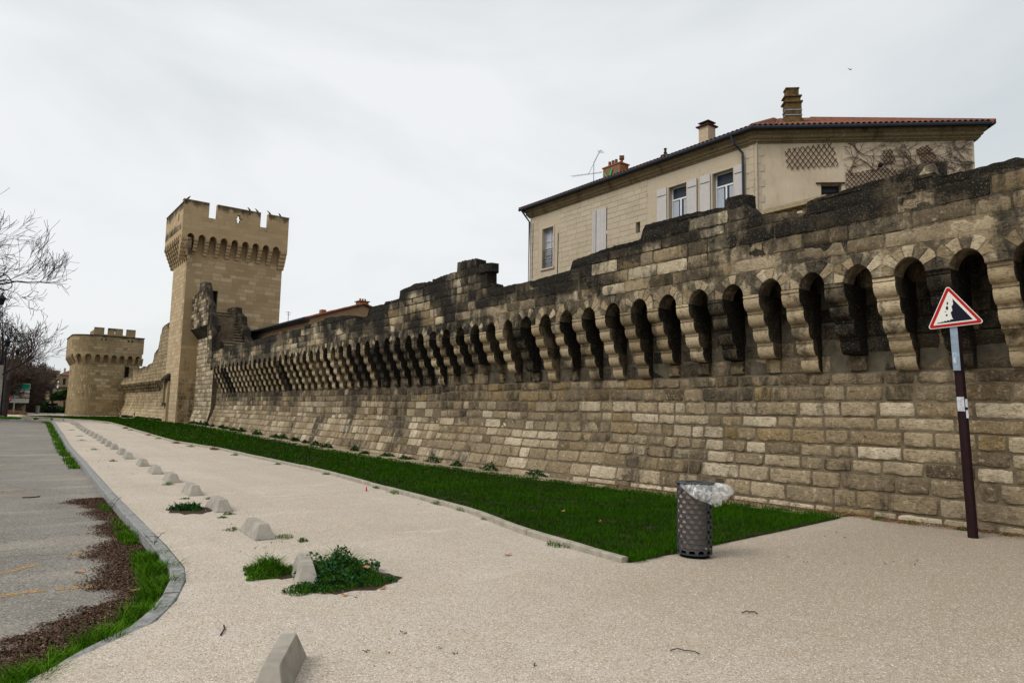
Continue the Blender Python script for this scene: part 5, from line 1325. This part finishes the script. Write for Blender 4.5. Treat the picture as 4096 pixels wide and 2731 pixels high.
# single fallen leaves and twigs
def leaf(x, y, s, a, lab, z=.008):
    mb = MB(); n = 10; V = []; 
    for k in range(n):
        w = 2*math.pi*k/n; rr = s*(1+.35*(k % 2)-.15); V.append((x+rr*math.cos(w+a), y+rr*.6*math.sin(w+a), G(y)+z+.01*(1+math.sin(w*2))))
    V.append((x, y, G(y)+z+.004)); mb.add(V, [(k, (k+1) % n, n) for k in range(n)], (R.random(), 0, 0))
    o = mb.build('fallen_leaf', M_deadleaf, org=(x, y, G(y))); tag(o, lab, 'leaf', 'fallen brown leaves')
for x, y, s, lab, z in ((5.0, 6.6, .05, 'brown fallen leaf alone on the gravel before the lawn', .006), (3.0, 6.2, .05, 'orange brown leaf lying on the big weed clump', .16), (2.7, 5.95, .035, 'brown leaf at the front edge of the weed clump', .006), (3.08, 5.98, .035, 'tan leaf at right front of the weed clump', .006),
                     (.22, 8.9, .05, 'reddish leaf on the asphalt at left edge of the photo', -.124), (.95, 8.75, .045, 'pale orange leaf on asphalt beside the litter', -.124), (1.28, 7.5, .05, 'brown leaf caught in the long kerb grass', -.09), (7.6, 8.6, .05, 'orange leaf lying in the middle of the lawn', .09), (7.4, 7.5, .04, 'brown leaf on lawn near its front edging', .09), (6.6, 5.75, .05, 'reddish dry leaf beside the foot of the litter bin', .01)):
    leaf(x, y, s, R.random()*6, lab, z)
def twig(pts, rad, lab):
    mb = MB(); mb.tube([(x, y, G(y)+z) for x, y, z in pts], rad, 5); o = mb.build('twig', M_bark, org=(pts[0][0], pts[0][1], 0)); tag(o, lab, 'twig')
twig([(4.0, 3.36, .008), (4.05, 3.335, .02), (4.08, 3.30, .012), (4.115, 3.24, .016), (4.12, 3.2, .008)], .004, 'curved dark twig on gravel, lower right of the photo')
twig([(5.27, 3.65, .008), (5.30, 3.62, .025), (5.33, 3.63, .010), (5.37, 3.59, .016), (5.36, 3.56, .006)], .005, 'crumpled brown twig on gravel, right of the long curved one')
twig([(1.5, 5.4, .008), (1.56, 5.52, .012), (1.58, 5.62, .01)], .006, 'short dark twig on the gravel near the granite kerb')
twig([(.72, 16.0, -.12), (.85, 15.95, -.118), (1.0, 16.05, -.12)], .012, 'thin branch lying on the asphalt')
# scattered pebbles and crumbs
n = 14000; y = 2.0+12*rs.rand(n)**1.6; x = rs.uniform(-.5, 11.8, n); k = x > np.interp(y, kt[:, 0], kt[:, 1])+.05
k &= ~((x > np.interp(y, gkv[:, 0], gkv[:, 1])-.02) & (y > 5.5)); x, y = x[k], y[k]
V, F3, F4 = leaves(np.stack([x, y, np.full(len(x), .006)], 1), rs.uniform(.003, .008, len(x)), rs, 2.0)
o = mesh_np('gravel_crumbs', V, F3, F4, np.repeat(rs.rand(len(x)), 4), M_crumb); tag(o, 'tiny dark and pale grit scattered over the pale gravel', 'grit', kind='stuff')
mb = MB(); mb.lathe([(.0, .0), (.018, .0), (.010, .09), (0, .095)], 6.35, 13.2, 8); o = mb.build('marker_peg', simple('red plastic', (.6, .02, .02), .5), org=(6.35, 13.2, 0)); tag(o, 'tiny red marker peg stuck in gravel beside the lawn edging', 'peg')

# ------------------------------------------------------------------ far left: trees, lamps, signs
def bare_tree(name, lab, x, y, h, spread, seed, mat, matt, rt_, levels=5, bias=(0, 0), group=None, tw=.012, kids=(3, 4), z0=0, trunk_h=.3, rb=None):
    r = random.Random(seed); root = thing(name, lab, 'tree', (x, y, G(y)-.15), group); tr_ = MB(); cr_ = MB()
    def br(p, d, L_, rad, lev):
        n = 4 if lev < 3 else 3; pts = [p]; q = p.copy(); dd = d.copy()
        for i in range(n):
            dd = (dd+Vector((r.uniform(-.18, .18), r.uniform(-.18, .18), r.uniform(-.05, .16)))).normalized(); q = q+dd*L_/n; pts.append(q.copy())
        e = max(tw, rad*.55); cr_.tube(pts, [rad+(e-rad)*i/n for i in range(n+1)], 6 if lev == 0 else 4 if lev < 3 else 3, cap=False)
        if lev >= levels: return
        for k in range(r.randint(*kids)+(1 if lev > 2 else 0)):
            i = r.randint(1, n); a = r.uniform(0, 2*math.pi); s = r.uniform(.35, .85)
            v = dd.cross(Vector((math.cos(a), math.sin(a), .3))).normalized()
            nd = (dd+v*s+Vector((bias[0], bias[1], 0))*.1).normalized(); br(pts[i].copy(), nd, L_*r.uniform(.55, .8), max(tw, e*r.uniform(.5, .8)), lev+1)
    p0 = Vector((x, y, G(y)-.2)); p1 = p0+Vector((.1, 0, h*trunk_h)); tr_.tube([p0, p0.lerp(p1, .5)+Vector((.06, 0, 0)), p1], [rt_*1.25, rt_*1.05, rt_*.9], 12)
    tr_.build('trunk', mat, root)
    for k in range(rb or 5):
        a = 2*math.pi*k/(rb or 5)+r.uniform(-.3, .3); el = r.uniform(.5, 1.2)
        d = Vector((math.cos(a)*math.cos(el)*spread+bias[0], math.sin(a)*math.cos(el)*spread+bias[1], math.sin(el))).normalized(); br(p1.copy()+Vector((0, 0, r.uniform(-1, .2))), d, h*.27, rt_*.5, 0)
    cr_.build('crown', matt, root); return root
bare_tree('bare_tree', 'big bare winter tree whose fine branches reach in from the left edge of the photo', -4.8, 58, 19, 1.25, 5, M_bark, M_bark, .42, 5, (.35, 0), trunk_h=.28, tw=.011, rb=6, kids=(2, 4))
bare_tree('bare_tree', 'bare tree with pale trunk standing at the left edge beside the street lamp', .75, 66, 10, 1.1, 9, M_barkpale, M_bark, .20, 4, (.0, 0), trunk_h=.42, tw=.012, kids=(2, 4))
bare_tree('bare_tree', 'bare tree with thick dark trunk behind the direction sign', 1.35, 72, 9.5, 1.0, 14, M_bark, M_twigbrown, .27, 4, (.0, 0), trunk_h=.4, tw=.014, kids=(3, 4))
for i, (x, y, h) in enumerate(((1.2, 100, 12), (2.6, 104, 11.5), (3.6, 112, 10.5), (4.2, 118, 7.5), (5.2, 128, 5.5), (.3, 96, 12))):
    bare_tree('bare_tree', 'brown leafless tree in far clump behind the direction sign, %s' % ('second tree from its left', 'third from its left', 'fourth from its left', 'fifth from its left', 'lowest and rightmost', 'leftmost of all')[i], x, y, h*.85, 1.2, 40+i, M_twigbrown, M_twigbrown, .25, 5, group='far bare trees behind the signs', trunk_h=.12, tw=.024, rb=9, kids=(3, 5))
def leafball(name, lab, cat, x, y, parts_, mat, n, leaf, trunk=None, group=None):
    q = np.random.RandomState(int(x*10+y)); root = thing(name, lab, cat, (x, y, G(y)-.15), group); P = []
    for (dx, dy, dz, rx_, ry_, rz_) in parts_:
        m_ = int(n/len(parts_)); v = q.normal(size=(m_, 3)); v /= np.linalg.norm(v, axis=1)[:, None]; rr = q.uniform(.55, 1.05, m_)[:, None]
        w = 1+.25*np.sin(v[:, :1]*6+dx)*np.cos(v[:, 2:]*5); P.append(v*rr*w*np.array([rx_, ry_, rz_])+np.array([dx, dy, dz]))
    P = np.concatenate(P); P[:, 2] = np.maximum(P[:, 2], .05); V, F3, F4 = leaves(P, q.uniform(.6, 1.3, len(P))*leaf, q, .1); mesh_np('crown', V, F3, F4, np.repeat(q.rand(len(P)), 4), mat, parent=root)
    if trunk:
        mb = MB(); mb.tube([(x, y, G(y)-.2), (x+.2, y, G(y)+trunk[0]*.5), (x, y, G(y)+trunk[0])], [trunk[1], trunk[1]*.8, trunk[1]*.6], 8); mb.build('trunk', M_bark, root)
    return root
leafball('pine_tree', 'dark spreading umbrella pine beside the rounded tower', 'tree', 10.0, 130, [(-.6, 0, 2.6, 1.2, 1.2, .7), (.5, 0, 2.9, 1.2, 1.2, .7), (1.2, 0, 2.4, .7, .9, .6)], M_pine, 5200, .16, (2.4, .14))
leafball('cypress', 'narrow dark cypress between the far hedge and turret', 'tree', 8.3, 128, [(0, 0, 1.2, .32, .32, 1.3), (0, 0, 2.0, .2, .2, 1.0)], M_pine, 1500, .1, (1, .08))
leafball('shrub', 'dark rounded evergreen bush left of the cypress', 'shrub', 6.7, 124, [(0, 0, 1.0, 1.3, 1, 1.1), (.8, 0, .8, .8, .8, .8)], M_hedge, 3200, .13)
leafball('shrub', 'dark evergreen bush right of the walking people, by the rounded tower', 'shrub', 10.0, 121, [(0, 0, .5, 1.0, .8, .65), (-1.2, 0, .45, .8, .8, .5)], M_hedge, 2600, .12)
leafball('shrub', 'low bluish bush directly behind the walking people', 'shrub', 8.2, 122, [(0, 0, .5, 1.0, .8, .7)], M_hedge, 1800, .12)
leafball('hedge', 'long low dark hedge across the far side of pale square', 'hedge', 5.0, 121, [(-3+1.0*i, 0, .4, .8, .6, .55) for i in range(9)], M_hedge, 8000, .12)
leafball('shrub', 'reddish dry bush on the verge at the road bend', 'shrub', 2.2, 86, [(0, 0, .3, .9, .6, .35), (.9, 0, .2, .6, .5, .25)], M_dry, 2200, .05)
leafball('shrub', 'brown dry bush at far left end of verge', 'shrub', .3, 64, [(0, 0, .25, .5, .6, .4), (.5, 0, .15, .5, .5, .25)], M_dry, 2500, .03)
# verge of grass around the road end
mb = MB(); pts = [(-30, 62.2), (-4, 61.9), (1.6, 61.1), (3.2, 60.0), (3.9, 58.0), (3.75, 56), (4.2, 58.5), (3.7, 61.2), (2.0, 63.6), (-.5, 66), (-3, 70), (-30, 72)]
V = [(x, y, G(y)+.03) for x, y in pts]; mb.add(V, [tuple(range(len(V)))]); struct(mb.build('grass_verge', M_soil))
from mathutils.geometry import tessellate_polygon
n = 30000; x = rs.uniform(-6, 4.4, n); y = rs.uniform(55.5, 72, n)
def inpoly(x, y, P):
    c = np.zeros(len(x), bool); j = len(P)-1
    for i in range(len(P)):
        xi, yi = P[i]; xj, yj = P[j]; k = ((yi > y) != (yj > y)) & (x < (xj-xi)*(y-yi)/(yj-yi+1e-9)+xi); c ^= k; j = i
    return c
k = inpoly(x, y, pts); x, y = x[k], y[k]; V, F3, F4 = blades(np.stack([x, y, gz(y)+.02], 1), rs.uniform(.06, .2, len(x)), np.full(len(x), .02), .9, rs)
o = mesh_np('verge_tall_grass', V, F3, F4, np.repeat(rs.rand(len(x))*.7, 5), M_grassB); tag(o, 'rough green grass on the verge where the road bends left', 'grass', kind='stuff')
mb = MB(); pts2 = [(-.5, 76.7), (7.3, 76.5), (2.8, 74.5), (1.2, 73.5), (-1.5, 75)]
# lamps
def lamp(x, y, hgt, lab, arms=1, sc=1.):
    root = thing('street_lamp', lab, 'street lamp', (x, y, G(y))); mb = MB(); g_ = G(y)-.15
    mb.lathe([(.14, g_), (.14, g_+.5), (.09, g_+.7), (.07, g_+.8), (.055, g_+hgt*.6), (.045, g_+hgt)], x, y, 10); mb.build('post', M_iron, root)
    for sg_ in ([1] if arms == 1 else [1, -1]):
        mb = MB(); pts = [(x, y, g_+hgt-.9)]
        for i in range(9):
            a = math.pi-math.pi*i/8; pts.append((x+sg_*(.62+.62*math.cos(a))*sc, y, g_+hgt-.75+.55*math.sin(a)*sc))
        cx_, cz_ = x+sg_*.92*sc, g_+hgt-.75
        for i in range(1, 13):
            a = -math.pi*1.6*i/12; rr = .32*(1-.045*i)*sc; pts.append((cx_+sg_*rr*math.cos(a), y, cz_+rr*math.sin(a)))
        mb.tube(pts, .026, 6); mb.build('scroll_arm', M_iron, root)
        mb = MB(); lx, lz = x+sg_*.9*sc, g_+hgt-1.08*sc-.0
        mb.lathe([(0, lz), (.04, lz), (.05, lz-.12), (.24, lz-.30), (.24, lz-.34), (.15, lz-.36), (.10, lz-.62), (0, lz-.66)], lx, y, 12); mb.build('lantern', M_iron, root)
lamp(.05, 55, 6.6, 'black iron street lamp with scrolled arm reaching in at the left edge', 1)
lamp(1.15, 68, 6.6, 'black iron street lamp with double scrolled arms in front of the bare trees', 2, .8)
lamp(-.65, 44, 8.2, 'black iron street lamp at extreme left edge, only its curved arm tip showing', 1, 1.1)
# direction sign
ds = thing('direction_sign', 'direction sign with one green and three pale panels stacked on a grey post', 'direction sign', (2.75, 95, .3))
def txt(s, x, y, z, size, mat, parent, name='lettering'):
    c = bpy.data.curves.new(name, 'FONT'); c.body = s; c.size = size; c.extrude = .004; c.align_x = 'LEFT'
    t = bpy.data.objects.new(name, c); col.objects.link(t); dg = bpy.context.evaluated_depsgraph_get(); me = bpy.data.meshes.new_from_object(t.evaluated_get(dg)); bpy.data.objects.remove(t)
    me.materials.clear(); me.materials.append(mat); o = bpy.data.objects.new(name, me); col.objects.link(o); o.parent = parent; org = Vector(parent['_org'])
    o.rotation_euler = (math.pi/2, 0, 0); o.location = Vector((x, y, z))-org; o['_org'] = (0, 0, 0); return o
mb = MB(); mb.tube([(2.75, 95.1, .1), (2.75, 95.1, 3.9)], .06, 8); mb.build('post', M_pole2, ds)
DX = 2.32; 
for (z0_, z1_, mt, s) in ((3.08, 3.72, M_green, 'g'), (2.66, 2.98, M_panel, 'a'), (2.16, 2.54, M_panel, 'b'), (1.56, 2.06, M_panel, 'c')):
    mb = MB(); mb.box((DX, 95, z0_), (DX+1.75, 95.04, z1_)); p = mb.build('panel', mt, ds)
    if s == 'g':
        mb = MB()
        for q in ((DX, DX+1.75, z0_, z0_+.03), (DX, DX+1.75, z1_-.03, z1_), (DX, DX+.03, z0_+.03, z1_-.03), (DX+1.72, DX+1.75, z0_+.03, z1_-.03)): mb.box((q[0], 94.985, q[2]), (q[1], 94.998, q[3]))
        mb.add([(DX+.12, 94.99, 3.5), (DX+.3, 94.99, 3.5), (DX+.27, 94.99, 3.45), (DX+.17, 94.99, 3.45), (DX+.17, 94.99, 3.28), (DX+.12, 94.99, 3.32)], [(0, 1, 2, 3, 4, 5)]); mb.build('white_edge', M_signw, p)
    else:
        mb = MB(); ax = DX+.06 if s != 'b' else DX+1.68; sgx = 1 if s != 'b' else -1; zc = (z0_+z1_)/2
        mb.add([(ax, 94.99, zc), (ax+sgx*.1, 94.99, zc+.07), (ax+sgx*.1, 94.99, zc-.07)], [(0, 1, 2)]); mb.build('arrow', M_signk, p)
        if s == 'b': txt('Place d\'Orléans'[:5], DX+.08, 94.99, zc-.06, .2, M_signk, p)
    if s == 'c':
        mb = MB(); mb.box((DX+.26, 94.985, 1.86), (DX+.42, 94.995, 2.0)); mb.build('parking_mark', M_blue, p)
tl = thing('speed_limit_sign', 'round red bordered 30 speed limit sign on a black post', 'road sign', (1.95, 92, .3))
mb = MB(); mb.tube([(1.98, 92.05, .1), (1.98, 92.05, 2.2)], .05, 8); mb.build('post', M_iron, tl)
def disc(name, rad, y, mat, parent, x=1.98, z=1.95):
    mb = MB(); n = 28; V = [(x+rad*math.cos(2*math.pi*k/n), y, z+rad*math.sin(2*math.pi*k/n)) for k in range(n)]+[(x+rad*math.cos(2*math.pi*k/n), y+.02, z+rad*math.sin(2*math.pi*k/n)) for k in range(n)]
    mb.add(V, [tuple(range(n)), tuple(range(n, 2*n))[::-1]]+[(k, n+k, n+(k+1) % n, (k+1) % n) for k in range(n)]); return mb.build(name, mat, parent)
pn = disc('panel', .40, 91.97, M_red, tl); disc('white_field', .27, 91.945, M_signw, pn); txt('30', 1.76, 91.94, 1.80, .4, M_signk, pn)
mb = MB(); mb.tube([(.55, 84, .1), (.55, 84, 2.6)], .04, 6); bs = thing('parking_sign', 'small blue sign cut by the left edge beside the pale trunk', 'road sign', (.55, 84, .3)); mb.build('post', M_pole2, bs)
mb = MB(); mb.box((.15, 83.9, 1.9), (.85, 83.94, 2.5)); mb.build('panel', M_blue, bs)
# low pale wall, bollard, far pale square items
mb = MB(); mb.box((3.3, 112, .1), (4.5, 112.4, 1.25)); mb.box((3.25, 111.95, 1.25), (4.55, 112.45, 1.32)); o = mb.build('low_wall', M_beige); tag(o, 'short low pale wall behind the foot of the direction sign', 'wall')
mb = MB(); mb.lathe([(.22, G(103)), (.2, G(103)+.8), (.26, G(103)+.85), (.26, G(103)+.95), (0, G(103)+.97)], 5.35, 103, 12); o = mb.build('bollard', M_kerbG, org=(5.35, 103, G(103))); tag(o, 'grey bollard standing on the pale square left of the walkers', 'bollard')
# people
def person(x, y, h, lab, face, stride, hat):
    root = thing('person', lab, 'person', (x, y, G(y))); s = h/1.75
    def skin(name, pts, edges, rad, mat):
        me = bpy.data.meshes.new(name); me.from_pydata([(a*s, b*s, c*s) for a, b, c in pts], edges, []); me.materials.append(mat)
        o = bpy.data.objects.new(name, me); col.objects.link(o); o.parent = root; o['_org'] = (0, 0, 0); m_ = o.modifiers.new('skin', 'SKIN'); me.skin_vertices  # noqa
        for v, q in zip(me.skin_vertices[0].data, rad): v.radius = (q*s, q*s*.8)
        me.skin_vertices[0].data[0].use_root = True; sb = o.modifiers.new('sub', 'SUBSURF'); sb.levels = 1; sb.render_levels = 1; o.rotation_euler = (0, 0, face); return o
    st = stride
    pts = [(0, 0, .95), (0, 0, 1.2), (0, 0, 1.42), (0, 0, 1.52), (0, -.02, 1.62), (0, -.02, 1.73), (.1, 0, .9), (.1, -st*.5, .5), (.1, -st*.4, .1), (.1, -st-.1, .04), (-.1, 0, .9), (-.1, st*.3, .5), (-.1, st, .12), (-.1, st-.1, .04), (.2, 0, 1.4), (.26, .03, 1.12), (.25, -.08, .88), (.25, -.1, .80), (-.2, 0, 1.4), (-.26, .0, 1.12), (-.25, -.12, .9), (-.25, -.14, .82)]
    ed = [(0, 1), (1, 2), (2, 3), (3, 4), (4, 5), (0, 6), (6, 7), (7, 8), (8, 9), (0, 10), (10, 11), (11, 12), (12, 13), (2, 14), (14, 15), (15, 16), (16, 17), (2, 18), (18, 19), (19, 20), (20, 21)]
    rad = [.14, .13, .13, .055, .09, .075, .09, .065, .045, .04, .09, .065, .045, .04, .06, .05, .035, .04, .06, .05, .035, .04]
    skin('body', pts, ed, rad, M_skin)
    i1 = [0, 1, 2, 14, 15, 16, 18, 19, 20]; mp_ = {a: b for b, a in enumerate(i1)}
    skin('coat', [pts[i] for i in i1], [(mp_[a], mp_[b]) for a, b in ed if a in mp_ and b in mp_], [rad[i]*1.25+.015 for i in i1], M_cloth)
    i2 = [0, 6, 7, 8, 9, 10, 11, 12, 13]; mp_ = {a: b for b, a in enumerate(i2)}
    skin('trousers', [pts[i] for i in i2], [(mp_[a], mp_[b]) for a, b in ed if a in mp_ and b in mp_], [rad[i]*1.15+.012 for i in i2], M_cloth)
    skin('hair', [(0, .01, 1.66), (0, .01, 1.74)], [(0, 1)], [.1, .08], M_hat if hat else M_cloth)
person(6.6, 103.5, 1.62, 'person in dark clothes and pale pink hat, left one of two walkers', math.pi, .12, True)
person(7.15, 103.5, 1.68, 'person in black coat walking on the right of the one with the pink hat', math.pi, .16, False)
# red and white barrier
br_ = thing('safety_barrier', 'fallen red and white plastic barrier with two posts on the lawn by the far rampart', 'barrier', (9.7, 66, .45)); M_redp = simple('faded red plastic', (.45, .08, .07), .6)
for x in (9.2, 10.2):
    mb = MB(); mb.tube([(x, 66, .42), (x, 66, 1.02)], .05, 8, mi=0); p = mb.build('post', M_redp, br_); mb = MB(); mb.tube([(x, 66, .62), (x, 66, .74)], .056, 8); mb.build('white_band', M_signw, p)
mb = MB(); mb.tube([(9.2, 66, .55), (9.7, 65.9, .48), (10.2, 66, .56)], .018, 6); mb.build('chain', M_signw, br_)
# birds
def bird(x, y, z, a, lab, fly=False, s=1.):
    root = thing('bird', lab, 'bird', (x, y, z), None if fly else 'birds perched on the square tower'); mb = MB(); ca, sa = math.cos(a), math.sin(a)
    T = lambda f, l, u: (x+(ca*f-sa*l)*s, y+(sa*f+ca*l)*s, z+u*s)
    prof = [(-.30, .02, .02), (-.20, .03, .035), (-.10, .06, .07), (0, .08, .085), (.08, .10, .075), (.13, .13, .045), (.17, .155, .045), (.20, .15, .025), (.25, .14, .005)]
    V = []; n = 8
    for f, u, rr in prof:
        for k in range(n): w = 2*math.pi*k/n; V.append(T(f*.8, rr*math.cos(w)*.8, .05+u*(1 if not fly else .3)+f*.45*(0 if fly else 1)+rr*math.sin(w)))
    mb.add(V, [(i*n+k, i*n+(k+1) % n, (i+1)*n+(k+1) % n, (i+1)*n+k) for i in range(len(prof)-1) for k in range(n)]+[tuple(range(n)), tuple((len(prof)-1)*n+k for k in range(n))])
    if not fly:
        for l in (-.03, .03): mb.tube([T(0, l, .06), T(.01, l, 0)], .008, 4)
    mb.build('body', M_bird, root, smooth=True)
    if fly:
        for sg_ in (1, -1):
            mb = MB(); mb.add([T(.08, sg_*.04, .08), T(.10, sg_*.25, .2), T(-.05, sg_*.5, .28), T(-.06, sg_*.25, .16), T(-.08, sg_*.04, .07), T(.08, sg_*.04, .065), T(.10, sg_*.25, .185), T(-.05, sg_*.5, .275), T(-.06, sg_*.25, .145), T(-.08, sg_*.04, .055)], [(0, 1, 2, 3, 4), (9, 8, 7, 6, 5)]); mb.build('wing', M_bird, root)
for x, a, lab in ((10.5, .5, 'black bird perched on left corner of the square tower'), (14.75, 2.2, 'black bird on the middle merlon, left of a pair'), (15.32, 2.4, 'black bird on right end of the middle merlon'), (16.25, 2.8, 'black bird leaning at left end of right merlon'), (17.05, 1.9, 'black bird on the right merlon nearest its outer corner')):
    bird(x, 52.5, 16.24, a, lab)
bird(18.9, 9.3, 9.45+2.1, 1.0, 'small bird flying in open sky right of the big chimney', True, .2)

# ------------------------------------------------------------------ far buildings
tt = thing('turret', 'distant round stone turret with flared top left of rounded tower', 'tower', (12.9, 201, 0)); mb = MB()
mb.lathe([(1.15, 0), (1.0, 6.6), (1.1, 6.9), (1.4, 7.4), (1.4, 9.4), (1.2, 9.45), (0, 9.45)], 12.9, 201, 20, (.5, .2, 0)); mb.build('shaft', M_tower2, tt)
mb = MB()
for x, z, w, h_ in ((11.9, 8.3, .16, .5), (12.6, 8.2, .16, .5), (12.55, 2.6, .22, 2.6)):
    mb.box((x, 199.45, z), (x+w, 199.9 if z > 7 else 200.0, z+h_))
mb.build('arrow_slit', M_black, tt)
bw_ = thing('battlement_wall', 'distant stone rampart with small battlements beside round turret', 'wall', (8, 214, 0)); mb = MB()
grid_wall(mb, lambda u, v, d: (u, 214-d, v), 2, 12.6, 0, 6.9, -.6, 0, holes=[(2.6+1.0*i, 3.1+1.0*i, 6.2, 8) for i in range(10)], c=(.35, .2, .2))
for i in range(16): mb.box((3.2+.6*i, 213.7, 5.0), (3.5+.6*i, 213.99, 5.5), (.3, .2, .5))
mb.build('masonry', M_tower2, bw_)
fh = thing('far_house', 'distant stone house with low hipped tile roof and chimney left of rounded tower', 'house', (20, 232, 0)); mb = MB()
grid_wall(mb, lambda u, v, d: (u, 230-d, v), 16.3, 24, 0, 9.5, -.5, 0, holes=[(17.2+1.3*i, 17.9+1.3*i, 6.7, 8.5) for i in range(5)], c=(.5, .2, .1)); mb.build('wall', M_tower2, fh)
mb = MB(); mb.add([(15.9, 229.5, 9.5), (24.4, 229.5, 9.5), (21.5, 233, 11.4), (18.8, 233, 10.9), (15.9, 236, 9.5)], [(0, 1, 2, 3), (0, 3, 4)]); r_ = mb.build('roof', M_tile, fh)
mb = MB(); mb.box((17.3, 231, 10), (17.8, 231.5, 11.4)); mb.build('chimney', M_beige, r_)
mb = MB(); mb.box((16.2, 229.7, 5.9), (24, 229.99, 6.1)); mb.box((16, 229.6, 9.3), (24.1, 229.98, 9.48))
for i in range(5): mb.box((17.2+1.3*i, 230.2, 6.7), (17.9+1.3*i, 230.3, 8.5))
mb.build('window_row', M_wood, fh)
mb = MB(); mb.box((14.2, 208, 0), (24, 212, 5.2), (.6, .2, 0)); mb.box((13.9, 207.7, 5.2), (24, 212, 5.35), (.2, .2, .8)); mb.box((17.8, 204, 0), (26, 207, 4.2), (.7, .1, 0)); mb.build('annex', M_tower2, fh)

for o in bpy.data.objects:
    if '_org' in o: del o['_org']
